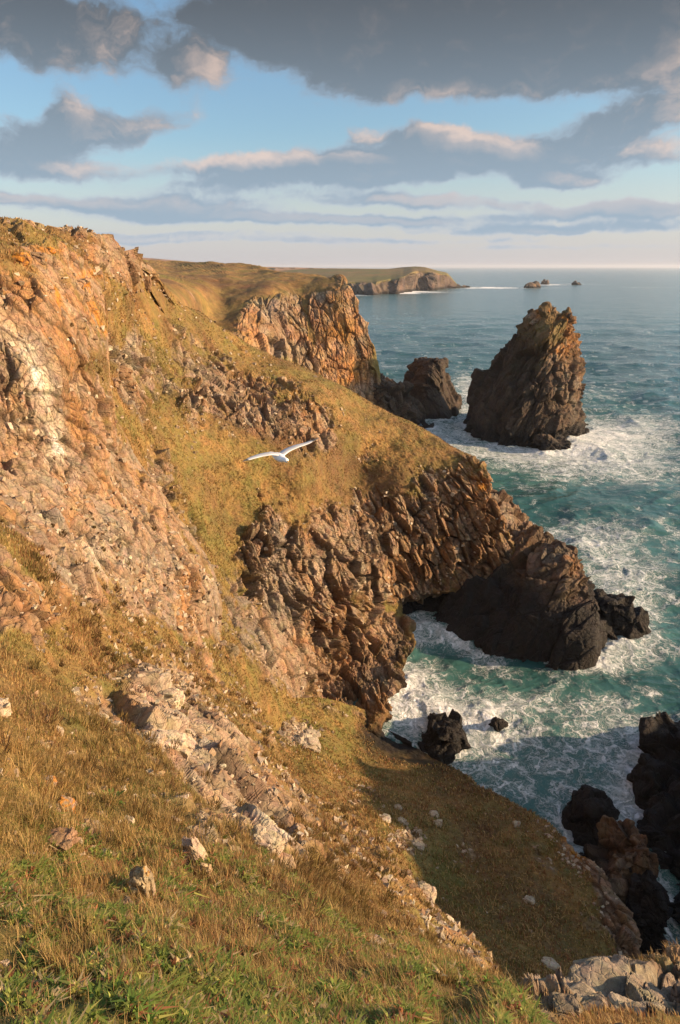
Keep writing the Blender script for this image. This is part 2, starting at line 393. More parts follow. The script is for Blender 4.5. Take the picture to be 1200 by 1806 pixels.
LANDS = {}; WATERLINE = []
def land(name, top, right, bottom, left, nu, nv, depth, rockl, lists, sizes, mat, seed, ext=(), rock_base=0.0, gs=1.0, wetline=None,
         undul=(), amp=.32, strata=None, rn=.55, tuft=.12, tufts=.5, post=None, near_scale=False, warm=.5, slope_rock=0.0, relief=(), lam=.02):
    pp = coons(top, right, bottom, left, nu, nv)
    px0, py0 = pp[..., 0], pp[..., 1]
    Y = TPS(depth, lam)(px0, py0)
    g = P(px0, py0, Y)
    if relief: g = g + blobs(px0, py0, relief)[..., None] * np.array([0, 0, 1.0]) 
    for side, offs in ext:
        if side == 'back':      # the far side of the edge: carries on away from the eye, sinking and tucking in behind
            e = g[:, -1]; dv = e - np.array([0, 0, CAM_Z]); dh = dv / np.abs(dv[:, 1:2]); yn = e[:, 1:2]
            pr = e; rows = []
            for (t, l, dn) in offs:
                nx = e + dh * t * yn + np.array([-1.0, 0, 0]) * l * yn + np.array([0, 0, -1.0]) * dn * yn
                for k in range(1, 7): rows.append(pr + (nx - pr) * k / 6)
                pr = nx
            g = np.concatenate([g, np.swapaxes(np.array(rows), 0, 1)], 1)
        else: g = extend(g, side, offs)
    nr, nc, _ = g.shape
    g = blur(g, 3)
    if post: g = post(g)
    N = grid_normals(blur(g, 8)); up = N[..., 2] < 0
    if up.mean() > .5: N = -N
    p = g.reshape(-1, 3); n = N.reshape(-1, 3)
    sp = np.maximum(np.linalg.norm(np.gradient(g, axis=1), axis=-1), np.linalg.norm(np.gradient(g, axis=0), axis=-1)).ravel()
    px, py, _d = to_px(p)
    nz = fbm(p / (3.0 * gs), 5, seed + 31, .6)
    nz2 = fbm(p / (.8 * gs), 3, seed + 32, .6)
    rock = rock_base + blobs(px, py, rockl) + rn * nz + rn * .45 * nz2
    if slope_rock: rock = rock + slope_rock * sstep(1 - np.abs(n[:, 2]), .25, .6)
    mask = sstep(rock, .18, .62).astype(F4)
    d, rnd, crk = rockface(p, n, mask, sp, sizes, amp, seed, strata, 1.3, name in ('hillside', 'outcrop'))
    for (s, a) in undul:
        d = d + fbm(p / s, 4, seed + 57 + int(s), .55) * a
    if any(e_[0] == 'back' for e_ in ext) and name == 'hillside':
        ci = np.tile(np.arange(nc), nr); d = d * (.25 + .75 * sstep(nu - ci, -6, 40))
    t = vnoise(p / tufts, seed + 71) * .6 + vnoise(p / (tufts * .45), seed + 72) * .4
    d = d + (1 - mask) * tuft * t * sstep(tufts / sp, 1.5, 4)
    p2 = p + n * d[:, None]
    colr = ground_colour(p, px, py, rock, rnd, crk, lists, seed, gs, wetline, warm)
    o = make_mesh(name, p2, grid_faces(nr, nc), mat, attrs={'rock': mask}, cols=colr)
    tag(o, kind='structure')
    WATERLINE.append(p2)
    LANDS[name] = dict(p=p2.reshape(nr, nc, 3), n=N, mask=mask.reshape(nr, nc), col=colr.reshape(nr, nc, 3), px=px.reshape(nr, nc), py=py.reshape(nr, nc), sp=sp.reshape(nr, nc))
    return o
Q = 1.0    # mesh density factor
def nq(n): return int(n * Q)

# ---- the near ground and left cliff (the headland the camera stands on)
NEAR_D = [
    (-250, 1860, 2.6), (0, 1806, 2.1), (300, 1806, 2.3), (600, 1806, 2.6), (800, 1806, 3.0), (950, 1860, 3.2), (930, 1800, 3.3), (880, 1752, 4.0),
    (600, 1720, 3.9), (300, 1700, 3.2), (0, 1700, 2.8), (750, 1722, 4.2), (-250, 1700, 2.8),
    (0, 1500, 4.6), (200, 1500, 5.6), (400, 1600, 5.4), (560, 1660, 5.6), (650, 1665, 7.5), (770, 1690, 9.0), (-250, 1500, 4.2),
    (0, 1300, 7.2), (150, 1350, 8.2), (300, 1350, 10.5), (420, 1450, 9.8), (520, 1520, 9.5), (640, 1580, 12.5), (850, 1690, 13.0), (880, 1725, 11.5),
    (740, 1580, 17), (690, 1500, 20), (610, 1450, 21), (520, 1400, 22), (470, 1280, 30), (350, 1280, 18), (430, 1215, 37), (700, 1620, 12), (480, 1420, 15),
    (0, 1150, 12), (150, 1180, 16), (250, 1180, 21), (330, 1150, 31), (385, 1130, 40), (-250, 1150, 10),
    (0, 1050, 15), (60, 1070, 15.5), (100, 1100, 17), (130, 1000, 23), (250, 1050, 30), (330, 1040, 36), (385, 1040, 42),
    (0, 930, 20), (100, 930, 25), (220, 930, 33), (310, 920, 42), (0, 800, 28), (100, 820, 32), (180, 800, 37), (240, 810, 46), (-250, 900, 16),
    (0, 650, 32), (100, 650, 35), (150, 700, 38), (190, 700, 43), (0, 520, 35), (100, 520, 39), (170, 560, 44), (0, 440, 38), (60, 435, 41), (120, 450, 45), (175, 480, 50),
    (-250, 650, 27), (-250, 420, 33)]
near = land('hillside',
     top=[(-250, 400), (-60, 415), (0, 428), (60, 432), (90, 418), (130, 446), (182, 470)],
     right=[(182, 470), (190, 560), (196, 660), (210, 740), (235, 800), (300, 890), (365, 980), (392, 1060), (390, 1130), (425, 1200), (470, 1270), (520, 1375), (545, 1402), (612, 1432), (700, 1492), (738, 1560), (780, 1610), (848, 1662), (888, 1728), (945, 1800), (985, 1870)],
     bottom=[(-250, 1870), (300, 1870), (985, 1870)],
     left=[(-250, 400), (-250, 900), (-250, 1870)],
     nu=nq(640), nv=nq(1180), depth=NEAR_D,
     rockl=[(60, 600, 150, 170, 0, 1.3), (60, 800, 170, 120, 0, 1.1), (230, 960, 150, 130, 30, .95), (330, 1080, 80, 100, 0, 1.0), (40, 1060, 90, 60, 30, 1.1), (140, 940, 120, 70, 0, .6),
            (300, 1260, 110, 60, 35, 1.0), (380, 1360, 90, 60, 40, .9), (480, 1500, 70, 40, 35, 1.0), (430, 1430, 60, 60, 40, .8), (520, 1400, 40, 90, -30, .55), (180, 1225, 70, 35, 20, .5),
            (350, 1490, 26, 60, 20, .7), (800, 1650, 90, 24, 42, .55), (700, 1540, 60, 14, 45, .4), (265, 1530, 22, 35, 10, .6), (100, 1370, 60, 20, 10, .35),
            (270, 1130, 130, 28, 15, -.9), (60, 955, 40, 30, 0, -.4), (160, 645, 30, 18, 0, -.9), (215, 1060, 26, 70, -20, -.5), (40, 1000, 30, 30, 0, -.4), (120, 1180, 160, 40, 10, -.4)],
     lists=dict(green=[(60, 1250, 120, 60, 0, .3), (100, 1710, 600, 100, 0, .6), (600, 1770, 300, 50, 5, .6), (60, 1480, 150, 70, 0, .2), (240, 1400, 60, 30, 0, .4), (160, 645, 40, 20, 0, .8), (300, 1120, 120, 25, 20, .2)],
                heath=[(430, 1560, 160, 40, 20, .25), (300, 1650, 260, 40, 0, .25), (110, 1160, 150, 30, 10, .3)],
                pale=[(62, 660, 15, 55, -16, 1.35), (90, 680, 26, 45, 0, .55), (100, 790, 16, 22, 0, 1.2), (60, 740, 60, 40, 0, .4), (290, 1230, 60, 60, 20, .5), (340, 1300, 70, 60, 20, .4), (180, 980, 30, 40, 0, .8), (400, 1480, 80, 80, 0, .35), (480, 1500, 60, 40, 0, .4), (20, 620, 40, 60, 0, .3)],
                orange=[(60, 500, 130, 90, 0, .35), (40, 1060, 110, 50, 30, .5), (150, 700, 60, 90, 0, .3)],
                brown=[(150, 700, 60, 80, 0, .2), (90, 500, 120, 70, 0, -.2), (50, 850, 200, 60, 0, -.3), (220, 1000, 160, 90, 0, -.2), (500, 1380, 60, 60, 0, .25)],
                lichen=[(175, 560, 12, 34, -22, 1.5), (100, 525, 7, 26, -10, 1.1), (75, 440, 40, 12, 0, .9), (160, 482, 22, 14, 0, 1.0), (130, 1392, 22, 9, 30, 1.4), (88, 1365, 22, 12, 0, 1.2), (268, 1537, 7, 12, 0, 1.5)]),
     sizes=(2.3, .95, .42, .18, .08), mat=MAT_NEAR, seed=3, gs=.8, undul=((14, .5), (4, .4), (1.1, .12), (.45, .055)), amp=.145, strata=strata_m(62, 35, 2.0), rn=.95, rock_base=.0, tuft=.035, tufts=.16,
     ext=(('back', [(.03, .01, .012), (.09, .05, .07), (.2, .12, .22), (.4, .3, .5), (.5, .5, .8)]), ('T', [(-1, 1.4, -.6), (-4, 4, -4), (-9, 7, -12), (-14, 9, -30)]), ('B', [(0, -1.6, .35), (0, -6, .6), (0, -30, .8)])))

# ---- the main cliff across the gully, down to the inlet
CLIFF_D = [
    (-200, 330, 58), (0, 383, 70), (100, 392, 80), (180, 425, 90), (225, 445, 98), (268, 490, 105), (300, 525, 113), (370, 567, 122), (450, 615, 127), (560, 662, 129), (650, 712, 129), (740, 757, 126), (800, 795, 122), (855, 825, 117),
    (860, 860, 114), (872, 900, 112.5), (905, 950, 112), (860, 1030, 110), (800, 1045, 108.5), (730, 1055, 108), (716, 1075, 107), (722, 1100, 103.5), (735, 1135, 98.5), (692, 1215, 85.5), (672, 1280, 76.5), (640, 1320, 75),
    (700, 780, 121), (600, 780, 114), (750, 840, 116), (700, 850, 113), (655, 880, 111), (612, 845, 114), (620, 905, 105), (560, 760, 112), (780, 930, 110), (700, 960, 106), (650, 1000, 101), (640, 1100, 96), (690, 1140, 96), (620, 1200, 86.5), (620, 1270, 77.5), (560, 1245, 79), (560, 1180, 84),
    (400, 900, 88), (400, 1000, 79), (410, 1100, 70), (430, 1200, 60), (480, 1250, 64), (540, 1300, 68), (500, 1000, 87), (560, 1100, 88), (480, 1130, 76), (600, 960, 98), (530, 900, 97), (470, 960, 86), (570, 1020, 92), (600, 1050, 92),
    (350, 700, 99), (450, 750, 102), (500, 840, 97), (560, 700, 117), (560, 800, 105), (545, 850, 98), (430, 840, 93), (300, 620, 103), (250, 700, 84), (230, 560, 93), (280, 800, 78), (350, 800, 88), (300, 560, 108), (420, 660, 117),
    (0, 430, 63), (100, 450, 71), (200, 520, 84), (200, 640, 77), (220, 760, 70), (300, 900, 70), (350, 1050, 63), (380, 1170, 56), (150, 430, 80), (200, 450, 90), (-200, 500, 50), (-200, 900, 42), (0, 900, 50), (100, 1200, 44), (-200, 1300, 32), (400, 1330, 58), (640, 1380, 76)]
main = land('cliff',
     top=[(-200, 335), (-60, 372), (0, 386), (20, 384), (55, 388), (64, 392), (100, 396), (132, 406), (165, 414), (178, 416), (188, 436), (206, 440), (226, 444), (240, 470), (262, 484), (270, 508), (300, 528), (340, 552), (370, 569), (405, 590), (450, 617), (500, 640), (560, 664), (610, 690), (650, 712), (700, 738), (740, 757), (800, 793), (835, 808), (855, 825)],
     right=[(855, 825), (868, 850), (866, 880), (885, 915), (905, 945), (912, 970), (895, 1005), (858, 1030), (810, 1045), (765, 1052), (728, 1056), (714, 1066), (713, 1082), (722, 1105), (737, 1135), (722, 1160), (700, 1195), (690, 1225), (684, 1250), (674, 1280), (668, 1330)],
     bottom=[(-200, 1300), (100, 1350), (300, 1370), (480, 1380), (668, 1400)],
     left=[(-200, 335), (-200, 1300)],
     nu=nq(640), nv=nq(640), depth=CLIFF_D,
     rockl=[(600, 950, 90, 60, 20, .4), (700, 960, 130, 110, 20, 1.2), (850, 920, 60, 120, -20, 1.2), (800, 850, 70, 26, 10, .7), (660, 1130, 90, 110, 0, 1.1), (560, 1020, 60, 130, 10, .6), (470, 1020, 90, 130, 0, .85), (480, 1110, 80, 60, 0, .4),
            (610, 1240, 60, 50, 20, .9), (520, 1180, 90, 40, 20, .6), (140, 425, 110, 40, 20, .45), (225, 465, 50, 50, 0, .8), (60, 395, 90, 18, 5, .35), (460, 730, 110, 60, 15, .75), (380, 690, 90, 60, 20, .6), (280, 620, 70, 60, 20, .3), (230, 620, 30, 50, 0, .8), (240, 700, 40, 40, 0, .7),
            (290, 880, 40, 100, -20, .7), (430, 560, 20, 10, 20, .3), (600, 760, 60, 20, 0, .2), (540, 720, 70, 40, 20, .35), (340, 940, 20, 40, 0, .5), (330, 590, 100, 14, 32, .35), (570, 760, 20, 50, 0, .3),
            (650, 740, 130, 22, 32, -.55), (760, 800, 70, 20, 25, -.4), (430, 800, 120, 34, 20, -.25), (560, 860, 80, 40, 20, -.45), (400, 930, 30, 130, 0, -.4), (330, 850, 40, 90, -20, -.4), (700, 840, 90, 26, 10, -.4), (480, 640, 160, 16, 30, -.3), (610, 1080, 70, 30, -20, -.4), (700, 1075, 30, 12, 0, -.8), (240, 560, 80, 30, 30, -.4), (330, 530, 60, 30, 30, -.5)],
     lists=dict(green=[(620, 840, 110, 40, 20, .25), (400, 960, 26, 150, 0, .35), (500, 800, 60, 40, 0, .1), (700, 1075, 40, 14, 0, .6), (380, 880, 60, 60, 0, .2), (260, 700, 30, 60, 0, .3), (430, 1180, 60, 30, 20, .2), (330, 560, 60, 40, 20, .1)],
                heath=[(260, 570, 110, 22, 30, .45), (560, 780, 130, 50, 20, .35), (620, 830, 80, 50, 0, .4), (350, 540, 60, 30, 20, .1), (700, 870, 60, 20, 0, .3), (480, 800, 60, 30, 0, -.2)],
                pale=[(110, 395, 90, 10, 0, .3), (230, 600, 20, 20, 0, .5), (400, 600, 160, 12, 32, .2), (500, 1070, 30, 40, 0, .2), (300, 640, 90, 60, 0, .2)],
                orange=[(160, 430, 110, 40, 10, .25), (840, 900, 60, 90, 0, .35), (690, 1010, 60, 50, 0, .3), (640, 1150, 70, 70, 0, .3), (640, 1250, 50, 40, 0, .3), (500, 1050, 100, 100, 0, -.3)],
                brown=[(760, 920, 160, 90, 0, .4), (600, 1150, 120, 90, 0, .3), (820, 1010, 90, 40, 0, .3), (480, 740, 120, 60, 0, .15)],
                lichen=[(70, 425, 60, 12, 0, .8), (850, 850, 20, 50, 0, .7), (800, 960, 40, 40, 0, .35)]),
     sizes=(5.0, 2.1, .95, .45), mat=MAT_LAND, seed=11, gs=1.6, wetline=1.5, undul=((22, 1.2), (7, .7), (2.4, .26)), amp=.19, strata=strata_m(70, 20, 2.6), rn=.85, rock_base=-.06, tuft=.16, tufts=.7,
     ext=(('T', [(0, 2.5, -.1), (1.0, 9, -2.5), (3, 22, -13), (4, 30, -30), (4, 34, -62)]), ('back', [(.02, .004, .003), (.06, .012, .008), (.14, .03, .02), (.25, .06, .05), (.3, .15, .4)])))

# ---- grassy spur below
SPUR_D = [(600, 1240, 77), (670, 1278, 79), (760, 1332, 72), (850, 1392, 62.5), (950, 1442, 56.5), (1040, 1522, 49), (1110, 1612, 42.5), (1126, 1690, 38.5), (1095, 1745, 36.5),
    (380, 1180, 58), (440, 1250, 61), (480, 1350, 54), (560, 1430, 47), (640, 1500, 41), (700, 1570, 36), (780, 1660, 31.5), (860, 1740, 28), (960, 1745, 30.5), (540, 1280, 68.5), (600, 1380, 59), (700, 1400, 59.5), (760, 1500, 48.5), (850, 1480, 53), (880, 1600, 41.5), (960, 1560, 46), (1000, 1650, 39.5), (1060, 1700, 36.5), (560, 1330, 62), (760, 1580, 40.5)]
land('spur',
     top=[(380, 1190), (470, 1235), (560, 1228), (640, 1250), (668, 1272)],
     right=[(668, 1272), (700, 1300), (738, 1318), (762, 1335), (800, 1352), (850, 1390), (900, 1412), (950, 1440), (985, 1466), (1002, 1490), (1040, 1520), (1070, 1552), (1108, 1610), (1124, 1650), (1127, 1690), (1105, 1760)],
     bottom=[(760, 1790), (900, 1800), (1000, 1790), (1105, 1760)],
     left=[(380, 1190), (440, 1300), (500, 1400), (600, 1520), (700, 1660), (760, 1790)],
     nu=nq(300), nv=nq(420), depth=SPUR_D,
     rockl=[(1090, 1620, 26, 110, -24, 1.1), (1010, 1500, 60, 26, 40, .8), (960, 1520, 60, 16, 50, .6), (525, 1292, 34, 22, 10, 1.0), (620, 1255, 60, 18, 10, .5), (540, 1235, 60, 20, 15, .3), (720, 1475, 24, 18, 0, .6), (820, 1500, 40, 9, 30, .5), (960, 1590, 30, 10, 50, .4), (640, 1430, 80, 16, 40, .4), (1040, 1640, 30, 40, 0, .4), (760, 1330, 90, 14, 28, .3), (940, 1745, 60, 16, 0, .3)],
     lists=dict(green=[(560, 1300, 90, 60, 20, .4), (820, 1600, 160, 50, 50, .45), (620, 1290, 50, 24, 0, .2), (780, 1540, 80, 30, 40, .3)], heath=[(800, 1420, 170, 26, 35, .2)],
                pale=[(525, 1295, 40, 26, 10, .9), (720, 1475, 30, 20, 0, .9), (820, 1500, 40, 12, 30, .6)], orange=[(1010, 1500, 50, 30, 40, .5)], brown=[(1090, 1640, 40, 100, 0, .2)],
                lichen=[(1000, 1478, 18, 9, 40, 2.2), (1020, 1508, 14, 7, 30, 2.2)]),
     sizes=(3.0, 1.2, .5, .22), mat=MAT_LAND, seed=23, gs=1.0, wetline=2.0, undul=((9, .45), (3, .2), (1.1, .14), (.5, .05)), amp=.17, strata=strata_m(65, 30, 2.0), rn=.42, rock_base=-.1, tuft=.15, tufts=.42,
     ext=(('back', [(.015, .003, .01), (.04, .01, .05), (.08, .03, .14), (.1, .05, .4)]), ('B', [(0, -1.5, -.6), (0, -6, -6), (0, -10, -20)]), ('L', [(-4, -2, -.5), (-12, -6, -1.5), (-26, -8, 2)])))

# ---- the next headland beyond the ridge
HEAD_D = [(180, 449, 560), (300, 462, 420), (440, 467, 350), (520, 480, 300), (590, 492, 276), (612, 500, 270), (630, 540, 267), (655, 590, 266), (668, 640, 264), (675, 690, 262), (680, 760, 250),
    (250, 480, 260), (300, 500, 210), (400, 490, 285), (470, 500, 272), (520, 520, 268), (560, 505, 272), (600, 560, 262), (560, 600, 256), (610, 640, 257), (500, 600, 246), (440, 600, 224), (425, 560, 232), (400, 540, 252), (385, 520, 262), (370, 560, 236), (345, 510, 236), (330, 560, 190), (300, 560, 160), (240, 510, 160), (250, 550, 140),
    (520, 650, 243), (480, 640, 232), (600, 700, 250), (400, 640, 200), (300, 640, 150), (600, 790, 235), (440, 560, 240), (540, 540, 262), (535, 580, 258), (200, 600, 130)]
land('headland',
     top=[(180, 462), (263, 464.5), (330, 468), (388, 471), (450, 473.5), (480, 478), (520, 487), (560, 491), (583, 494), (590, 488), (600, 487), (606, 491), (611, 500)],
     right=[(611, 500), (616, 512), (630, 532), (640, 560), (652, 590), (662, 615), (668, 650), (674, 690), (690, 770)],
     bottom=[(180, 640), (300, 700), (450, 760), (600, 800), (690, 770)],
     left=[(180, 455), (180, 640)],
     nu=nq(420), nv=nq(260), depth=HEAD_D,
     rockl=[(600, 590, 70, 90, 10, 1.2), (560, 560, 60, 60, 0, .8), (480, 580, 60, 60, 0, .8), (440, 580, 24, 60, 0, .8), (540, 650, 90, 40, 20, .6), (340, 525, 30, 20, 20, .4), (515, 500, 18, 14, 0, .5), (620, 700, 60, 50, 0, .8),
            (400, 500, 150, 22, 3, -.6), (390, 545, 34, 40, 0, -.8), (500, 640, 30, 20, 30, -.6), (543, 560, 8, 70, -8, -1.0), (555, 590, 22, 26, 0, -.9), (530, 496, 60, 12, 8, -1.1), (470, 490, 80, 16, 8, -.9)],
     lists=dict(green=[(500, 640, 90, 30, 20, .5), (560, 580, 40, 60, 0, .3), (400, 500, 200, 60, 0, -.15)], heath=[(420, 490, 160, 30, 0, .12), (390, 545, 50, 30, 0, .2)],
                orange=[(600, 600, 60, 110, 10, .6), (440, 590, 20, 50, 0, .6)], brown=[(560, 560, 90, 50, 0, .25), (655, 620, 16, 90, -14, .5)], lichen=[(600, 580, 50, 100, 14, .42), (440, 590, 18, 40, 0, .4), (620, 670, 30, 30, 0, .45)], pale=[(590, 510, 40, 30, 0, .2)]),
     sizes=(10.0, 4.4, 2.0), mat=MAT_FAR, seed=37, gs=4.0, wetline=4.0, undul=((40, 2.2), (14, 1.2)), amp=.12, strata=strata_m(78, 0, 2.8), rn=.5, tuft=.3, tufts=1.6,
     ext=(('back', [(.02, .004, .003), (.08, .02, .02), (.2, .06, .1), (.25, .1, .3)]), ('T', [(0, 10, .2), (0, 60, -2), (0, 120, -30)])))

# ---- far coast, three sheets: fields inland, the long headland, its cliff
def far_material():
    return land_material('far_coast_land', .35, .95, .05, .4, 5.0)
MAT_COAST = far_material()
def far_coast():
    nu, nv = nq(520), nq(70)
    top = [(120, 446), (200, 451), (250, 455), (330, 462), (380, 465), (430, 468.5), (500, 472), (560, 473.5), (620, 474), (680, 474.5), (712, 474.5), (726, 471), (740, 470), (752, 470.5), (775, 477), (790, 480), (797, 488), (806, 500)]
    right = [(806, 500), (807, 504), (806, 509)]
    bot = [(120, 500), (400, 510), (560, 521), (622, 520), (660, 521), (684, 518.5), (700, 519), (730, 513), (760, 513), (790, 508.5), (806, 509)]
    pp = coons(top, right, bot, [(120, 446), (120, 500)], nu, nv)
    px, py = pp[..., 0], pp[..., 1]
    v = np.linspace(0, 1, nv)[:, None]
    yb = np.clip(water_y(np.maximum(py[-1], 506.5)), 800, 2080)          # shore distance
    edge = np.interp(px[0], [120, 560, 600, 660, 700, 730, 806], [.75, .70, .52, .50, .36, .22, .12])     # where the plateau breaks into cliff
    ytop = np.interp(px[0], [120, 250, 430, 560, 700, 740, 775, 806], [3600, 3400, 3000, 2600, 2400, 2300, 2250, 2220])
    ycl = yb + 60
    Y = np.where(v < edge[None], ytop[None] + (ycl - ytop)[None] * (v / edge[None]) ** .6, ycl[None] + (yb - ycl)[None] * ((v - edge[None]) / (1 - edge[None])))
    g = P(px, py, Y)
    g = extend(g, 'R', [(10, 40, -10), (20, 200, -40), (20, 300, -90)]); g = extend(g, 'B', [(0, -4, -15), (0, -6, -40)], 2)
    g = extend(g, 'T', [(0, 300, 0), (0, 3000, -30)], 2); g = extend(g, 'L', [(-600, 0, 0), (-4000, 200, 30)], 2)
    g = blur(g, 1)
    N = grid_normals(g)
    if (N[..., 2] < 0).mean() > .5: N = -N
    p = g.reshape(-1, 3); n = N.reshape(-1, 3); qx, qy, _ = to_px(p)
    e2 = np.interp(qx, [120, 560, 600, 660, 700, 730, 806], [.75, .70, .52, .50, .36, .22, .12])
    tp = np.interp(qx, [t[0] for t in top], [t[1] for t in top]); bt = np.interp(qx, [t[0] for t in bot], [t[1] for t in bot])
    vv = (qy - tp) / np.maximum(bt - tp, 1)
    rock = sstep(vv + .10 * fbm(p / 60, 4, 5), e2, e2 + .10)
    sp = np.full(len(p), 5.0)
    d, rnd, crk = rockface(p, n, rock.astype(F4), sp, (50, 24, 11), .16, 77, strata_m(80, 10, 1.8))
    d += fbm(p / 160, 4, 9) * 3
    # field pattern inland: hedged strips of stubble, pasture and heath
    s = p[:, 1] / 330 + .35 * fbm(p / 900, 2, 6); t = p[:, 0] / 420 + np.floor(s) * .37
    fid = u01(ihash(np.floor(s).astype(np.int32), np.floor(t).astype(np.int32), np.zeros(len(s), np.int32), 5))
    pal = np.array([[.33, .20, .12], [.30, .17, .10], [.16, .15, .05], [.10, .14, .05], [.24, .15, .07], [.34, .22, .14]])
    fc = pal[(fid * 5.999).astype(int)]
    hed = (np.minimum(np.abs(s - np.round(s)), np.abs(t - np.round(t)) * 1.2) < .045)
    fc = np.where(hed[:, None], np.array([.06, .06, .035])[None], fc)
    heath = lerp(np.array([.115, .115, .04])[None], np.array([.20, .13, .06])[None], np.clip(.5 + fbm(p / 120, 4, 8), 0, 1)[:, None])
    fk = sstep(p[:, 1] + 200 * fbm(p / 500, 2, 4) + 1.6 * np.minimum(-300 - p[:, 0], 600), 2150, 2300)[:, None]
    g_ = lerp(heath, fc, fk)
    rc = lerp(np.array([.14, .10, .075])[None], np.array([.06, .046, .04])[None], np.clip(.5 + 1.2 * fbm(p / 30, 4, 3) + .4 * (rnd - .5), 0, 1)[:, None])
    c = lerp(g_, rc, rock[:, None]); c = lerp(c, WET[None] * 1.5, sstep(-p[:, 2], -10, -3)[:, None])
    o = make_mesh('far_headland', p + n * d[:, None], grid_faces(*g.shape[:2]), MAT_COAST, attrs={'rock': rock}, cols=c)
    tag(o, kind='structure')
far_coast()

# ------------------------------------------------------------------ rocks standing in the sea and on the slopes
def catmull(c, n, closed=False):
    """resample along axis 0"""
    m = len(c); t = np.linspace(0, m if closed else m - 1, n, endpoint=not closed); i = np.floor(t).astype(int)
    if not closed: i = np.minimum(i, m - 2)
    f = (t - i)[(slice(None),) + (None,) * (c.ndim - 1)]
    g = (lambda k: c[(i + k) % m]) if closed else (lambda k: c[np.clip(i + k, 0, m - 1)])
    a, b, d, e = g(-1), g(0), g(1), g(2)
    s = .5 * ((2 * b) + (-a + d) * f + (2 * a - 5 * b + 4 * d - e) * f * f + (-a + 3 * b - 3 * d + e) * f ** 3)
    return s * .55 + (b * (1 - f) + d * f) * .45
def stack(name, cols, nu, nv, sizes, seed, wetline=3.0, amp=.3, strata=None, label=None, cat='sea stack', group=None, top_grass=0, mat=None, undul=((12, .6),), lists={}, drop=8.0, kind=None, gs=2.0, dark=0.0, grass_blobs=(), light=()):
    """cols: vertical profiles round the rock (top to waterline), each a list of (px,py,Y) or ('o',dx,dy,dz) relative to the previous column's matching point"""
    K = len(cols[0]); A = np.zeros((len(cols), K + 1, 3))
    for i, c in enumerate(cols):
        for k, q in enumerate(c):
            A[i, k] = (A[i - 1, k] + np.array(q[1:])) if q[0] == 'o' else P(*q)
        A[i, K] = A[i, K - 1] + np.array([0, 0, -drop])
    cen = A[:, 0].mean(0); A = np.concatenate([np.broadcast_to(cen + np.array([0, 0, .0]), (len(cols), 1, 3)), A], 1)
    B = catmull(A, nu, True); B = catmull(np.swapaxes(B, 0, 1), nv)      # nv x nu
    g = B
    for _ in range(4):
        h = g.copy(); h[1:-1] = (g[:-2] + 2 * g[1:-1] + g[2:]) / 4; g = (np.roll(h, 1, 1) + 2 * h + np.roll(h, -1, 1)) / 4
    N = grid_normals(g, True); c0 = g.mean((0, 1))
    if ((g - c0) * N).sum(-1).mean() < 0: N = -N
    N[0] = (0, 0, 1)
    p = g.reshape(-1, 3); n = N.reshape(-1, 3)
    sp = np.maximum(np.linalg.norm(np.roll(g, -1, 1) - g, axis=-1), np.linalg.norm(np.gradient(g, axis=0), axis=-1)).ravel()
    px, py, _ = to_px(p)
    m = np.ones(len(p), F4)
    d, rnd, crk = rockface(p, n, m, sp * .7, sizes, amp, seed, strata)
    for s, a in undul: d = d + fbm(p / s, 4, seed + 5) * a
    d = d * np.repeat(np.clip(np.arange(nv) / 6, 0, 1), nu)
    grass = sstep(n[:, 2] * .6 + .5 * fbm(p / (3 * gs), 4, seed + 2) + top_grass - 1 + blobs(px, py, grass_blobs), .0, .3)
    colr = ground_colour(p, px, py, 1 - grass, rnd, crk, lists, seed, gs, wetline)
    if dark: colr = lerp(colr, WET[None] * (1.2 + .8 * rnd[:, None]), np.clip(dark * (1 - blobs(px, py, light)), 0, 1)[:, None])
    WATERLINE.append(p + n * d[:, None])
    o = make_mesh(name, p + n * d[:, None], grid_faces(nv, nu, True), mat or MAT_ROCK, attrs={'rock': m}, cols=colr)
    if kind: tag(o, kind=kind)
    else: tag(o, label, cat, group)
    return o
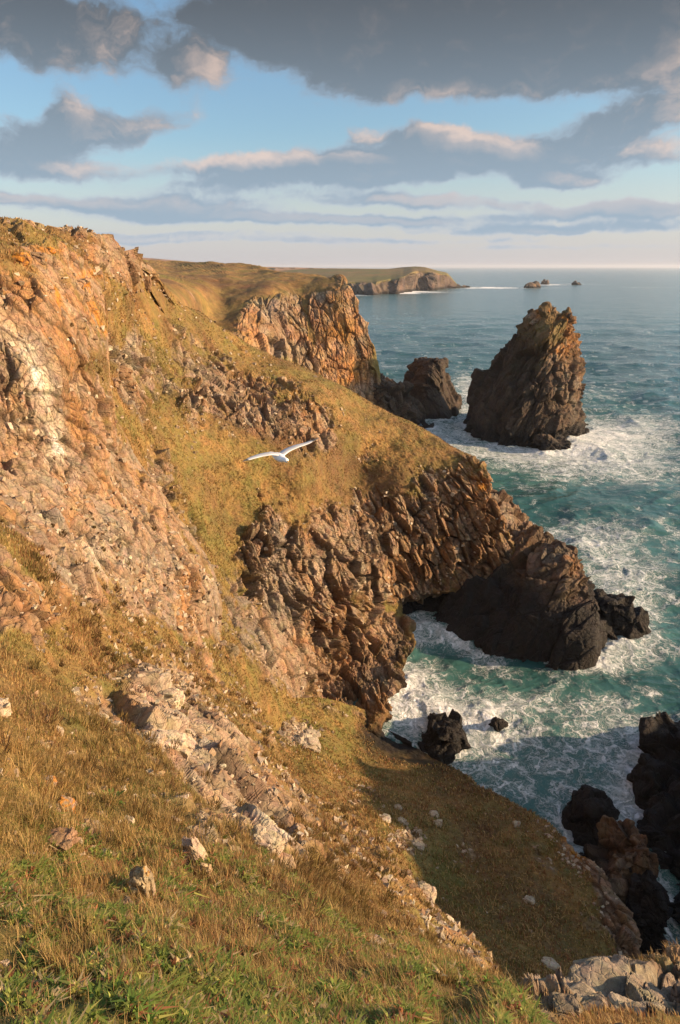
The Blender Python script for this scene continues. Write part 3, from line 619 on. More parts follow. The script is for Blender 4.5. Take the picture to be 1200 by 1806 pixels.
# great stack: columns run clockwise from its left edge; the fifth one up front is the ridge towards the camera
stack('sea_stack', [
    [(932, 560, 262), (900, 594, 262), (864, 638, 266), (828, 688, 272), (824, 748, 269)],
    [(950, 554, 255), (918, 612, 250), (886, 665, 250), (852, 715, 252), (842, 773, 245)],
    [(960, 552, 252), (945, 620, 244), (925, 690, 240), (905, 745, 238), (895, 788, 236)],
    [(972, 556, 252), (968, 625, 243), (958, 690, 237), (948, 745, 235), (940, 788, 235)],
    [(992, 560, 254), (998, 620, 248), (988, 690, 243), (990, 740, 240), (985, 775, 240)],
    [(1010, 562, 258), (1018, 610, 256), (1021, 675, 254), (1028, 722, 253), (1038, 756, 256)],
    [('o', 2, 8, 1), ('o', 1, 12, 0), ('o', 0, 16, 0), ('o', 0, 18, 0), ('o', 0, 22, 0)],
    [('o', -8, 6, 0), ('o', -14, 8, 0), ('o', -18, 10, 0), ('o', -22, 10, 0), ('o', -24, 10, 0)],
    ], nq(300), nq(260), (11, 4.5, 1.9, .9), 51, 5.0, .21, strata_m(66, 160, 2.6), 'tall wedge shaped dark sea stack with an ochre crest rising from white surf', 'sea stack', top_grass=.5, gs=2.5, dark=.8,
    lists=dict(green=[(950, 600, 90, 60, 30, .1)], heath=[(930, 600, 70, 40, 30, .8), (860, 680, 60, 60, 0, .5)], brown=[(870, 720, 90, 110, 0, 1.0), (960, 700, 120, 120, 0, .45)], lichen=[(985, 595, 44, 50, -20, 1.0), (960, 550, 26, 12, 0, .9)], pale=[(930, 690, 10, 30, -30, .5), (1000, 680, 26, 60, 0, .3)], orange=[(990, 600, 40, 60, 0, .3)]),  # brown patches darken the left face, its shade put into the colour
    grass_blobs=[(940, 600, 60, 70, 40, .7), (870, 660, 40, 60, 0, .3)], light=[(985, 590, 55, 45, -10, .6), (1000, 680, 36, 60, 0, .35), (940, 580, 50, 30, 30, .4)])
stack('stack_knob', [
    [(938, 552, 256), (932, 566, 256), (928, 582, 256)], [(952, 541, 253), (948, 556, 252), (945, 584, 250)], [(968, 541, 253), (972, 556, 252), (975, 584, 250)], [(984, 552, 255), (988, 566, 255), (994, 584, 255)],
    [('o', 0, 5, 0), ('o', 0, 6, 0), ('o', 0, 8, 0)], [('o', -7, 2, 0), ('o', -9, 2, 0), ('o', -11, 2, 0)]], nq(90), nq(60), (4, 1.6), 52, -5, .34, strata_m(66, 160, 2), None, kind=None, top_grass=.2,
    lists=dict(lichen=[(965, 555, 40, 30, 0, .6)], brown=[(965, 555, 40, 30, 0, .3)])).parent = bpy.data.objects['sea_stack']
stack('low_rock', [
    [(952, 770, 231), (946, 785, 231)], [(965, 772, 229), (960, 795, 227.5)], [(985, 778, 228), (985, 800, 227)], [(1003, 782, 230), (1010, 795, 229)], [('o', 0, 5, 0), ('o', 1, 7, 0)], [('o', -9, 2, 0), ('o', -12, 2, 0)]],
    nq(110), nq(40), (4, 1.7, .8), 53, 4, .36, None, 'low jagged black rock in the surf at the foot of the tall stack', 'rock', dark=.6)
stack('sea_stack', [
    [(745, 634, 300), (728, 660, 300), (716, 685, 298), (706, 720, 296)], [(757, 637, 290), (752, 665, 286), (748, 700, 281), (748, 735, 277)], [(772, 633, 290), (776, 665, 286), (778, 700, 282), (785, 738, 277)],
    [(786, 640, 297), (788, 665, 296), (800, 695, 292), (812, 715, 290)], [('o', 0, 9, 0), ('o', 0, 12, 0), ('o', 0, 14, 0), ('o', 0, 16, 0)], [('o', -9, 6, 0), ('o', -13, 7, 0), ('o', -18, 7, 0), ('o', -22, 8, 0)]],
    nq(150), nq(120), (8, 3.4, 1.5), 54, 3.5, .21, strata_m(60, 20, 1.8), 'smaller hump backed dark stack between the cliff foot and the tall stack', 'sea stack', top_grass=.45, dark=.82, grass_blobs=[(755, 670, 60, 50, 0, .3)],
    lists=dict(brown=[(755, 690, 90, 90, 0, 1.0)], heath=[(755, 660, 60, 40, 0, .4)]))
stack('low_rock', [
    [(742, 748, 268), (728, 762, 264)], [(756, 750, 262), (752, 778, 256)], [(768, 752, 262), (778, 784, 254)], [(778, 762, 264), (787, 775, 260)], [('o', 0, 6, 0), ('o', 0, 9, 0)], [('o', -8, 2, 0), ('o', -12, 2, 0)]],
    nq(90), nq(40), (4, 1.7, .8), 55, 5, .36, None, 'low black rock awash below the smaller stack beside the grassy ridge', 'rock', dark=.7)
# rubble apron under the headland cliff
stack('boulder_apron', [
    [(664, 668, 262), (660, 700, 258), (658, 735, 254)], [(680, 678, 262), (684, 705, 258), (690, 745, 254)], [(700, 684, 264), (712, 712, 260), (735, 752, 262)], [(716, 690, 272), (738, 715, 274), (752, 738, 276)],
    [('o', -4, 14, 1), ('o', 0, 14, 1), ('o', 2, 14, 0)], [('o', -8, 6, 1), ('o', -14, 8, 1), ('o', -20, 8, 0)]],
    nq(150), nq(80), (5, 2.4, 1.2), 56, 2.5, .55, None, None, kind='structure', dark=.75, lists=dict(brown=[(700, 710, 90, 60, 0, .3)]))
# black rock beyond the arch
stack('arch_rock', [
    [(862, 872, 128), (868, 905, 126), (800, 1035, 113), (772, 1085, 109), (757, 1103, 107.5)],
    [(890, 910, 122), (880, 960, 115), (840, 1045, 107.5), (812, 1105, 103.5), (800, 1130, 102)],
    [(925, 945, 116), (915, 1000, 108), (890, 1070, 102), (870, 1130, 98.5), (860, 1152, 98.3)],
    [(958, 952, 112), (955, 1010, 104), (945, 1080, 98), (935, 1150, 95), (930, 1178, 94)],
    [(994, 966, 109), (998, 1015, 101.5), (1000, 1090, 96), (990, 1160, 93), (990, 1190, 92)],
    [(1010, 976, 110), (1038, 1028, 103), (1052, 1070, 98), (1050, 1140, 93.5), (1052, 1178, 93.5)],
    [(1000, 984, 116), (1030, 1030, 110), (1052, 1075, 104), (1058, 1120, 100), (1058, 1150, 98)],
    [(960, 950, 126), (985, 985, 124), (1010, 1020, 120), (1030, 1055, 116), (1040, 1080, 113)],
    [(905, 898, 138), (930, 925, 138), (960, 955, 136), (990, 985, 132), (1010, 1010, 128)],
    [(868, 868, 140), (870, 890, 142), (860, 930, 144), (860, 950, 140), (860, 1000, 128)],
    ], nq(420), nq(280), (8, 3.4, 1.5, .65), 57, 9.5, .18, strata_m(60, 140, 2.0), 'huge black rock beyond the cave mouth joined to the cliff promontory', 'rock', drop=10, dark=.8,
    lists=dict(brown=[(950, 1050, 200, 150, 0, .4)], lichen=[(1010, 1000, 40, 30, 0, .5), (1010, 1160, 30, 20, 0, .3)]), light=[(905, 905, 60, 50, 30, .7), (1000, 1010, 50, 40, 20, .35), (1020, 1130, 36, 60, 0, .5), (940, 980, 60, 40, 20, .3)])  # light patches: sun on the brown ridges, painted into the colour
stack('cave_wall', [
    [(694, 1030, 113), (694, 1093, 109.8)], [(742, 1030, 113.5), (742, 1090, 110.4)], [(800, 1030, 113), (800, 1093, 109.8)], [('o', 1, 6, 0), ('o', 1, 8, 0)], [('o', -6, 3, 0), ('o', -7, 3, 0)]],
    nq(90), nq(60), (3, 1.3, .6), 66, 20, .3, None, None, kind='structure', dark=.85)
stack('boulder', [
    [(1066, 1064, 105), (1056, 1090, 105), (1056, 1128, 104)], [(1082, 1064, 103), (1078, 1092, 102.5), (1082, 1130, 101.7)], [(1104, 1064, 103), (1112, 1092, 102.5), (1112, 1131, 101.7)], [(1122, 1074, 105), (1138, 1100, 105), (1142, 1120, 104)],
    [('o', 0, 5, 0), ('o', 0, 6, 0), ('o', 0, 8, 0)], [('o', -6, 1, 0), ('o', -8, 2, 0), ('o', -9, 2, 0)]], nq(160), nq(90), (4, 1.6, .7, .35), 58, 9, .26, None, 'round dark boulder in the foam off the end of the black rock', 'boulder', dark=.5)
stack('boulder', [
    [(762, 1284, 76), (745, 1302, 76), (738, 1325, 75.5)], [(772, 1284, 74.5), (768, 1308, 74), (765, 1342, 73)], [(797, 1282, 74.5), (800, 1308, 74), (798, 1342, 73)], [(808, 1286, 76), (817, 1305, 76), (815, 1328, 75.5)],
    [('o', 0, 2.5, 0), ('o', 0, 4, 0), ('o', 0, 4, 0)], [('o', -3, 1, 0), ('o', -4, 1, 0), ('o', -5, 1, 0)]], nq(130), nq(70), (2.5, 1.1, .5), 59, 9, .34, None, 'brown black boulder in churning foam at the edge of the grassy spur', 'boulder', dark=.4)
stack('boulder', [
    [(868, 1274, 79), (862, 1286, 79.5)], [(880, 1272, 78.5), (880, 1292, 78)], [(892, 1275, 79), (898, 1286, 79.5)], [('o', 0, 1.2, 0), ('o', 0, 1.5, 0)], [('o', -1.4, .3, 0), ('o', -1.8, .3, 0)]], nq(60), nq(30), (1.2, .5), 60, 9, .34, None, 'small dark rock barely breaking the water in the middle of the inlet', 'boulder', dark=.7)
# dark rocks lower right
stack('boulder', [
    [(1030, 1420, 61.5), (1012, 1440, 61), (1003, 1470, 60)], [(1045, 1428, 59.5), (1036, 1460, 59), (1035, 1496, 57.9)], [(1068, 1428, 59.5), (1074, 1460, 58.8), (1070, 1503, 57.3)], [(1082, 1424, 61), (1089, 1450, 60), (1088, 1484, 58.8)],
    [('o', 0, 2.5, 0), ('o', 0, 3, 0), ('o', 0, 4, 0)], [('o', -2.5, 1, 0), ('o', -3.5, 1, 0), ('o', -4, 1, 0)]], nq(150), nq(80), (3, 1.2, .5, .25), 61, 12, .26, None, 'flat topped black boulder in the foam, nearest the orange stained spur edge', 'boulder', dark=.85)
stack('boulder', [
    [(1112, 1486, 50.5), (1080, 1508, 50), (1058, 1555, 49), (1050, 1610, 49)], [(1118, 1490, 49), (1095, 1530, 47.5), (1085, 1580, 46.5), (1085, 1640, 46.5)], [(1128, 1490, 49), (1138, 1530, 47.5), (1130, 1585, 46.5), (1118, 1640, 46.5)], [(1134, 1488, 50.5), (1148, 1525, 49.5), (1144, 1565, 48.5), (1132, 1620, 48.5)],
    [('o', 0, 2, 0), ('o', 0, 3, 0), ('o', 0, 3, 0), ('o', 0, 4, 0)], [('o', -1, 1, 0), ('o', -3, 2, 0), ('o', -3.5, 2, 0), ('o', -3.6, 2, 0)]], nq(170), nq(120), (3.5, 1.5, .6, .3), 62, 5.5, .22, strata_m(60, 40, 1.5), 'tall brown boulder with a pointed sunlit tip beside the end of the spur', 'boulder', dark=.55,
    lists=dict(orange=[(1135, 1510, 20, 40, 0, .9)]))  # orange patch paints the sunlight on the tip
stack('boulder', [
    [(1125, 1550, 46.5), (1112, 1580, 46), (1108, 1620, 45.7), (1108, 1660, 45.5)], [(1136, 1552, 45.2), (1130, 1585, 44.8), (1128, 1625, 44.5), (1128, 1676, 44.8)], [(1152, 1556, 45.2), (1160, 1590, 44.8), (1158, 1630, 44.6), (1154, 1672, 45)], [(1160, 1562, 46.5), (1170, 1595, 46.2), (1173, 1630, 46), (1169, 1655, 46)],
    [('o', 0, 2, 0), ('o', 0, 2.5, 0), ('o', 0, 3, 0), ('o', 0, 3, 0)], [('o', -1.5, .6, 0), ('o', -2, .6, 0), ('o', -2.5, .6, 0), ('o', -2.5, .6, 0)]], nq(130), nq(110), (2.2, .9, .4), 63, 12, .32, None, 'craggy black boulder in front of the pointed brown one, above the narrow channel', 'boulder', dark=.75)
# black shore mass along the right edge, carrying on out of the frame as a rocky point
def island(name, loop, summit, prof, nu, nv, sizes, seed, **kw):
    """a rocky mass on a waterline given in the photograph's pixels, rising along a profile to its summit"""
    sm = np.array(summit, float); cols = []
    for q in loop:
        w = P(q[0], q[1], float(water_y(q[1])))
        col = []
        for (t, h) in prof[::-1]:
            v = w + (sm - w) * t; v[2] = sm[2] * h
            a_, b_ = to_px(v)[:2]
            col.append((float(a_), float(b_), float(v[1])))
        cols.append(col)
    return stack(name, cols, nu, nv, sizes, seed, **kw)
island('shore_rocks', [(1160, 1300), (1138, 1322), (1150, 1345), (1128, 1372), (1132, 1425), (1118, 1462), (1120, 1486), (1140, 1505), (1135, 1530), (1160, 1562), (1185, 1590), (1200, 1618), (1225, 1650), (1300, 1690), (1450, 1700), (1650, 1600), (1700, 1450), (1600, 1320), (1400, 1285), (1230, 1288)],
     (56.0, 45.0, 27.0), [(0, 0), (.04, .10), (.16, .17), (.3, .34), (.5, .62), (.7, .85), (.88, .97)], nq(420), nq(240), (6, 2.6, 1.2, .5), 64, wetline=12, amp=.26, strata=strata_m(50, 120, 2.0), kind='structure', dark=.8)  # unseen summit raised to throw shade over the spur
stack('shore_rocks', [
    [(1150, 1362, 67), (1140, 1370, 67.5), (1122, 1385, 67.5)], [(1150, 1372, 65.5), (1138, 1392, 65), (1130, 1408, 65)], [(1165, 1372, 65.5), (1170, 1392, 65), (1170, 1408, 65)], [('o', 1.5, 3, 0), ('o', 1.5, 3.6, 0), ('o', 1.5, 4, 0)], [('o', -2, 1, 0), ('o', -2.4, 1, 0), ('o', -3, 1, 0)]],
    nq(80), nq(50), (2.4, 1.1, .5), 65, 12, .3, None, None, kind='structure', dark=.85)
# unseen headland added right of the frame to cast shadow on the spur foot
def shadow_headland():
    xs = np.linspace(7, 120, 200); ys = np.linspace(-60, 70, 200); X, Y_ = np.meshgrid(xs, ys)
    A = np.array([26.0, -10.0]); B = np.array([72.0, 36.0]); d = B - A
    t = np.clip(((X - A[0]) * d[0] + (Y_ - A[1]) * d[1]) / (d @ d), 0, 1)
    dist = np.hypot(X - A[0] - t * d[0], Y_ - A[1] - t * d[1]); side = (X - A[0]) * d[1] - (Y_ - A[1]) * d[0] > 0
    crest = 46.0 - 12 * t + 2.5 * np.sin(X * .33) + 1.6 * np.sin(X * .9 + Y_ * .5)
    H = crest - np.where(side, np.maximum(dist - 3, 0) * .25, np.maximum(dist - 1, 0) * 1.15)
    dd = Y_ * cos(PITCH) + (60 - H) * sin(PITCH)
    H = H - 6 * np.maximum(.56 * np.maximum(dd, 1) + .4 - X, 0) * (Y_ > -4)
    H = np.maximum(H, -12)
    g = np.stack([X, Y_, H], -1); g = blur(g, 2); p = g.reshape(-1, 3); N = grid_normals(g).reshape(-1, 3)
    if N[:, 2].mean() < 0: N = -N
    rock = sstep(1 - N[:, 2] + .25 * fbm(p / 4, 4, 9), .2, .45).astype(F4)
    dsp, rnd, crk = rockface(p, N, rock, np.full(len(p), .7), (6, 2.8, 1.3), .2, 401)
    o = np.zeros(len(p))
    c = ground_colour(p, o - 900, o, rock, rnd, crk, {}, 400, 1.5, 3.0)
    tag(make_mesh('shadow_headland_slope', p + N * dsp[:, None] * (p[:, 0] > 12)[:, None], grid_faces(200, 200), MAT_LAND, attrs={'rock': rock}, cols=c), kind='structure')
shadow_headland()

# islets out at sea
for k, (x0, x1, yt, yb, yy, lb) in enumerate([
        (925, 952, 499.5, 508, 2300, 'widest dark islet far out to sea off the distant headland'),
        (955, 970, 494, 502, 3000, 'small peaked islet just behind the widest one far out to sea'),
        (1008, 1026, 498, 502.5, 2750, 'low lone islet far out, farther right than the other two islets'),
        (808, 830, 503.5, 507.5, 2350, 'thin skerry at the very tip of the distant headland')]):
    yw = float(water_y(yb)); xm = (x0 + x1) / 2; e = (x1 - x0)
    stack('islet', [[(x0 + e * .3, yt + 1, yw + 20), (x0, yb - 1, yw + 10)], [(xm - e * .15, yt, yw + 5), (xm - e * .2, yb, yw)], [(xm + e * .1, yt + .6, yw + 5), (xm + e * .2, yb, yw)], [(x1 - e * .15, yt + 2.5, yw + 20), (x1, yb - 1, yw + 10)],
        [('o', 0, 20, 0), ('o', 0, 30, 0)], [('o', -.4 * e, 6, 0), ('o', -.6 * e, 8, 0)]], 70, 26, (16, 7), 70 + k, 4, .4, None, lb, 'islet', mat=MAT_FAR, gs=8, dark=.5, drop=20, undul=((20, 1.5),))

# ------------------------------------------------------------------ sea
def sea():
    pys = np.concatenate([[471.2], np.linspace(472, 520, nq(40), endpoint=False), np.linspace(520, 1760, nq(900))])
    pxs = np.linspace(380, 1620, nq(820))
    PX, PY = np.meshgrid(pxs, pys); g = P(PX, PY, water_y(PY)); g[..., 2] = 0
    p = g.reshape(-1, 3); Y = p[:, 1]; px, py = PX.ravel(), PY.ravel()
    spc = np.hypot(Y, CAM_Z) / FOC * 1.5 * np.maximum(1, Y / CAM_Z * .5)
    z = np.zeros(len(p), F4)
    q2 = p * np.array([1, 1, 0])
    wv = q2 + np.stack([fbm(q2 / 9, 2, 301), fbm(q2 / 9, 2, 302), 0 * Y], -1) * 2.0
    for s, a, ang in ((26, 1.2, 20), (11, .6, -10), (5, .22, 35), (2.2, .12, 5), (1.0, .06, 20)):
        r = radians(ang); R_ = np.array([[cos(r), sin(r), 0], [-sin(r) * 1, cos(r), 0], [0, 0, 1]])
        q = (wv @ R_.T) / np.array([s * 1.8, s, 1]); n = vnoise(q.astype(F4), 310 + int(s * 10))
        z += a * (1 - 2 * np.abs(n)) * sstep(s / spc, 1.5, 5)
    # foam: where the water breaks (dense) and old foam drawn out in webs and streaks (thin)
    F = blobs(px, py, [
        (1000, 790, 150, 40, -8, .62), (1080, 770, 90, 50, 0, .5), (900, 800, 110, 22, 4, .35), (770, 770, 70, 40, 20, .55), (820, 680, 26, 30, 0, .6), (830, 730, 20, 40, 0, .5), (1150, 840, 90, 26, 0, .42), (1100, 820, 120, 22, -10, .25),
        (1060, 690, 110, 18, 0, .25), (960, 860, 130, 26, -14, .30), (1020, 950, 90, 26, 10, .30), (1090, 930, 70, 40, 0, .18), (1060, 1000, 90, 50, 40, .42), (1120, 1060, 80, 60, 0, .40), (1160, 1150, 90, 70, 0, .32), (1080, 1150, 60, 40, 0, .42), (1130, 1010, 80, 40, 20, .2),
        (740, 1110, 30, 30, 0, .6), (830, 1150, 90, 16, 26, .45), (720, 1200, 60, 60, 0, .6), (730, 1260, 80, 40, 20, .75), (820, 1250, 80, 50, 30, .55), (780, 1350, 60, 26, 30, .7), (900, 1300, 90, 70, 40, .42), (980, 1230, 120, 30, 10, .25),
        (1000, 1350, 110, 60, 40, .42), (1080, 1290, 110, 50, 10, .34), (1110, 1400, 50, 110, 0, .55), (1020, 1470, 60, 60, 20, .6), (1000, 1530, 60, 30, 20, .7), (1150, 1350, 60, 70, 0, .4), (1160, 1600, 40, 60, 20, .7), (1160, 1700, 80, 60, 0, .6), (1080, 1240, 200, 20, 0, .18), (860, 1360, 90, 30, 30, .3),
        (700, 515, 100, 3.2, 0, .75), (640, 520, 30, 3, 0, .5), (900, 508, 120, 2.0, 0, .42), (1010, 501.5, 60, 1.3, 0, .42), (960, 503, 40, 1.4, 0, .4), (1150, 507, 60, 1.2, 0, .35), (840, 507, 50, 2, 0, .35),
        (880, 930, 60, 30, 20, .2), (1180, 960, 40, 70, 0, .2), (1180, 760, 60, 30, 0, .3)], -.02)
    F = F + .16 * fbm(q2 / 30, 3, 320)
    # surf where the swell meets rock: nearness to every waterline, rasterised on a half-metre grid
    gx0, gy0, gs_ = -80.0, 25.0, .5; R = np.zeros((700, 520), F4)
    for a_ in WATERLINE:
        k = np.abs(a_[:, 2]) < .9; ix = ((a_[k, 0] - gx0) / gs_).astype(int); iy = ((a_[k, 1] - gy0) / gs_).astype(int)
        ok = (ix >= 0) & (ix < 520) & (iy >= 0) & (iy < 700); R[iy[ok], ix[ok]] = 1
    PRg = np.zeros_like(R); cur = R.copy()
    for it in range(7):
        for ax_ in (0, 1): cur = np.maximum(cur, .86 * np.maximum(np.roll(cur, 1, ax_), np.roll(cur, -1, ax_)))
    for it in range(3):
        for ax_ in (0, 1): cur = (np.roll(cur, 1, ax_) + 2 * cur + np.roll(cur, -1, ax_)) / 4
    ix = np.clip(((p[:, 0] - gx0) / gs_).astype(int), 0, 519); iy = np.clip(((Y - gy0) / gs_).astype(int), 0, 699)
    PR = cur[iy, ix] * (Y < 370) * (.7 + .6 * vnoise((q2 / 6).astype(F4), 377))
    z += (PR * (.35 + .5 * fbm(q2 / 1.6, 3, 378))).astype(F4) * .8
    w1 = np.stack([fbm(q2 / 4, 4, 321), fbm(q2 / 4, 4, 322), 0 * Y], -1) * 2.4
    w2 = np.stack([fbm(q2 / 14, 2, 323), fbm(q2 / 14, 2, 324), 0 * Y], -1) * 6
    qw = q2 * np.array([1.0, .75, 0]) + w1 + w2
    cap = sstep(fbm(q2 / np.array([9, 3, 1]), 4, 350, .6), .40, .50) * sstep(-Y, -1400, -300) * .28 * sstep(Y, 150, 260)
    foam = np.clip(np.maximum(F * 1.02 - .04 + PR * .38, 0), 0, 1.0)
    farf = np.maximum(sstep(F + .35 * fbm(q2 / np.array([120, 60, 1]), 4, 351, .6), .33, .55) * sstep(Y, 420, 700), cap)
    foamf = foam; far = sstep(Y, 250, 700)
    z += (sstep(F, .3, .9) * .35 * fbm(qw / 2.2, 4, 344)).astype(F4) * sstep(-Y, -300, -150)
    # milky turquoise where bubbles hang in the water around the surf, deep green elsewhere
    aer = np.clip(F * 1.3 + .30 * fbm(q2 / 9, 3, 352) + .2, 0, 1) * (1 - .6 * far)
    gg = g.copy(); gg[..., 2] = z.reshape(PX.shape) - .0
    gg = extend(gg, 'L', [(-30, 0, 0), (-3000, 0, 0)], 1); gg = extend(gg, 'R', [(30, 0, 0), (6000, 0, 0)], 1)
    gg = extend(gg, 'B', [(0, -60, 0), (0, -2000, 0)], 1)
    f2 = np.pad(foamf.reshape(PX.shape), ((0, 2), (2, 2)), 'edge'); a2 = np.pad(aer.reshape(PX.shape), ((0, 2), (2, 2)), 'edge')
    m = bpy.data.materials.new('sea_water'); m.use_nodes = True; b = NB(m.node_tree); bs = b.n['Principled BSDF']
    pos = b.n.new('ShaderNodeNewGeometry').outputs['Position']
    fo = b.attr('foam'); ae = b.attr('aer')
    flat = b.vm('MULTIPLY', pos, (1, 1, 0))
    n1 = b.noise(flat, .30, 3, .5, col=True); n2 = b.noise(flat, 1.3, 4, .6, col=True)
    wp = b.vm('ADD', flat, b.vm('ADD', b.vm('SCALE', b.vm('SUBTRACT', n1, (.5, .5, .5)), sc=6.5), b.vm('SCALE', b.vm('SUBTRACT', n2, (.5, .5, .5)), sc=1.7)))
    wp = b.vm('MULTIPLY', wp, (1, 1, 0))
    cl = b.noise(wp, .22, 7, .66)
    den = b.m('ADD', fo, b.m('MULTIPLY_ADD', cl, 2.2, -1.12))
    lace = None
    for sc_, wt, k0 in ((.33, .95, .26), (.85, .85, .28), (2.2, .7, .30)):
        v = b.n.new('ShaderNodeTexVoronoi'); v.feature = 'DISTANCE_TO_EDGE'; v.voronoi_dimensions = '2D'; v.inputs['Scale'].default_value = sc_
        b.put(v.inputs['Vector'], wp)
        wd = b.m('MULTIPLY_ADD', b.m('MAXIMUM', den, 0.0), k0, .012)
        l_ = b.m('MULTIPLY', b.m('POWER', b.m('SUBTRACT', 1.0, b.m('DIVIDE', v.outputs['Distance'], wd), clamp=True), 1.3), wt)
        lace = l_ if lace is None else b.m('MAXIMUM', lace, l_)
    lace = b.m('MULTIPLY', lace, b.mr(b.noise(wp, 1.1, 4, .65), .30, .60, .25, 1.0))
    solid = b.m('MULTIPLY', b.mr(den, .48, 1.05), b.mr(b.noise(wp, 1.3, 8, .78), .38, .56, .12, 1.0))
    fo2 = b.m('MAXIMUM', solid, b.m('MULTIPLY', lace, b.mr(den, .05, .5)))
    fo2 = b.m('MAXIMUM', fo2, b.m('MULTIPLY', b.mr(den, .1, 1.0), .16))
    fo2 = b.m('MAXIMUM', fo2, b.attr('cap'), clamp=True)
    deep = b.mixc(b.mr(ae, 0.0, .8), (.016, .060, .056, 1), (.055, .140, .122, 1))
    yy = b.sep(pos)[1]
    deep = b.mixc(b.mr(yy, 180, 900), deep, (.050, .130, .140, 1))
    b.l.new(b.mixc(fo2, deep, (.86, .87, .87, 1)), bs.inputs['Base Color'])
    b.l.new(b.mr(fo2, 0, 1, .16, .8), bs.inputs['Roughness']); bs.inputs['IOR'].default_value = 1.33
    st = b.vm('MULTIPLY', pos, (.7, 1.0, 1.0))
    h1 = b.noise(st, .9, 5, .6); h2 = b.noise(st, .16, 4, .6); h3 = b.noise(b.vm('MULTIPLY', pos, (.4, 1.0, 1.0)), .035, 4, .65)
    hh = b.m('ADD', b.m('MULTIPLY', h1, .35), b.m('ADD', b.m('MULTIPLY', h2, b.mr(yy, 60, 300, .4, 1.8)), b.m('MULTIPLY', h3, b.mr(yy, 200, 900, 0, 8.0))))
    bp = b.n.new('ShaderNodeBump'); bp.inputs['Strength'].default_value = 1.0; bp.inputs['Distance'].default_value = .55
    b.put(bp.inputs['Height'], b.m('ADD', hh, b.m('MULTIPLY', fo2, .3))); b.l.new(bp.outputs[0], bs.inputs['Normal'])
    o = make_mesh('sea', gg.reshape(-1, 3), grid_faces(*gg.shape[:2]), m, attrs={'foam': f2.ravel(), 'aer': a2.ravel(), 'cap': np.pad(farf.reshape(PX.shape), ((0, 2), (2, 2)), 'edge').ravel()}, smooth=True)
    tag(o, kind='structure')
sea()

# ------------------------------------------------------------------ grass blades, leaves, scree: what nobody could count
RNG = np.random.default_rng(7)
def sample_land(name, n, weight):
    """random points on a land mesh, spread evenly over the picture and weighted; returns (points, normals, colours, px, py, depth)"""
    L = LANDS[name]; p = L['p']; w = weight(L)[:-1, :-1].clip(0).astype(float)
    vis = (L['px'][:-1, :-1] > -120) & (L['px'][:-1, :-1] < 1320) & (L['py'][:-1, :-1] > 350) & (L['py'][:-1, :-1] < 1900) & (p[:-1, :-1, 1] > 1.2) & (p[:-1, :-1, 2] > 1.5)
    ux = p[:-1, 1:] - p[:-1, :-1]; uy = p[1:, :-1] - p[:-1, :-1]
    area = np.linalg.norm(np.cross(ux, uy), axis=-1); dep = np.linalg.norm(p[:-1, :-1] - np.array([0, 0, CAM_Z]), axis=-1)
    w = w * vis * np.minimum(area / (dep / FOC) ** 2, 12)
    w = w.ravel(); cdf = np.cumsum(w); idx = np.searchsorted(cdf, RNG.random(n) * cdf[-1]).clip(0, len(w) - 1)
    r, c = np.unravel_index(idx, (p.shape[0] - 1, p.shape[1] - 1)); a = RNG.random((n, 1)); b = RNG.random((n, 1))
    q = p[r, c] * (1 - a) * (1 - b) + p[r, c + 1] * a * (1 - b) + p[r + 1, c] * (1 - a) * b + p[r + 1, c + 1] * a * b
    return q, L['n'][r, c], L['col'][r, c], L['px'][r, c], L['py'][r, c], dep[r, c]
def blade_material():
    m = bpy.data.materials.new('grass_blades'); m.use_nodes = True; b = NB(m.node_tree); bs = b.n['Principled BSDF']
    b.l.new(b.attr('Col', 'Color'), bs.inputs['Base Color']); bs.inputs['Roughness'].default_value = .65; bs.inputs['Specular IOR Level'].default_value = .2
    tr = b.n.new('ShaderNodeBsdfTranslucent'); b.l.new(b.attr('Col', 'Color'), tr.inputs[0])
    mx = b.n.new('ShaderNodeMixShader'); mx.inputs[0].default_value = .28
    b.l.new(bs.outputs[0], mx.inputs[1]); b.l.new(tr.outputs[0], mx.inputs[2]); b.l.new(mx.outputs[0], b.n['Material Output'].inputs[0])
    return m
MAT_BLADE = blade_material()
STRAW = np.array([.54, .36, .15]); RUST = np.array([.26, .095, .045]); LEAF = np.array([.17, .19, .042])
def blades(name, q, nrm, col, length, width, lean=.5, wind=(-.25, .15), ovate=False):
    n = len(q); up = nrm * .35 + np.array([0, 0, .65]); up /= np.linalg.norm(up, axis=1, keepdims=True)
    th = RNG.random(n) * 2 * pi; side = np.stack([np.cos(th), np.sin(th), np.zeros(n)], -1)
    fw = np.stack([-np.sin(th), np.cos(th), np.zeros(n)], -1)
    ln = (RNG.normal(0, lean, (n, 1)) * fw + np.array([wind[0], wind[1], 0])[None] + nrm * .25)
    L_ = length[:, None]; w = width[:, None]
    bw = .12 if ovate else .5
    a = q - side * w * bw - up * .02 * L_; b = q + side * w * bw - up * .02 * L_
    mid = q + (up + ln * .35) * L_ * .55; tip = q + up * L_ * (.95 - .25 * np.abs(ln).max(1, keepdims=True)) + ln * L_ * .85
    mw = .6 if ovate else .38
    c = mid - side * w * mw; d = mid + side * w * mw
    V = np.stack([a, b, c, d, tip], 1).reshape(-1, 3)
    f0 = np.arange(n)[:, None] * 5
    Fc = np.concatenate([f0 + np.array([[0, 1, 3]]), f0 + np.array([[0, 3, 2]]), f0 + np.array([[2, 3, 4]])], 0)
    C = np.repeat(col, 5, 0)
    return make_mesh(name, V, Fc, MAT_BLADE, cols=C)
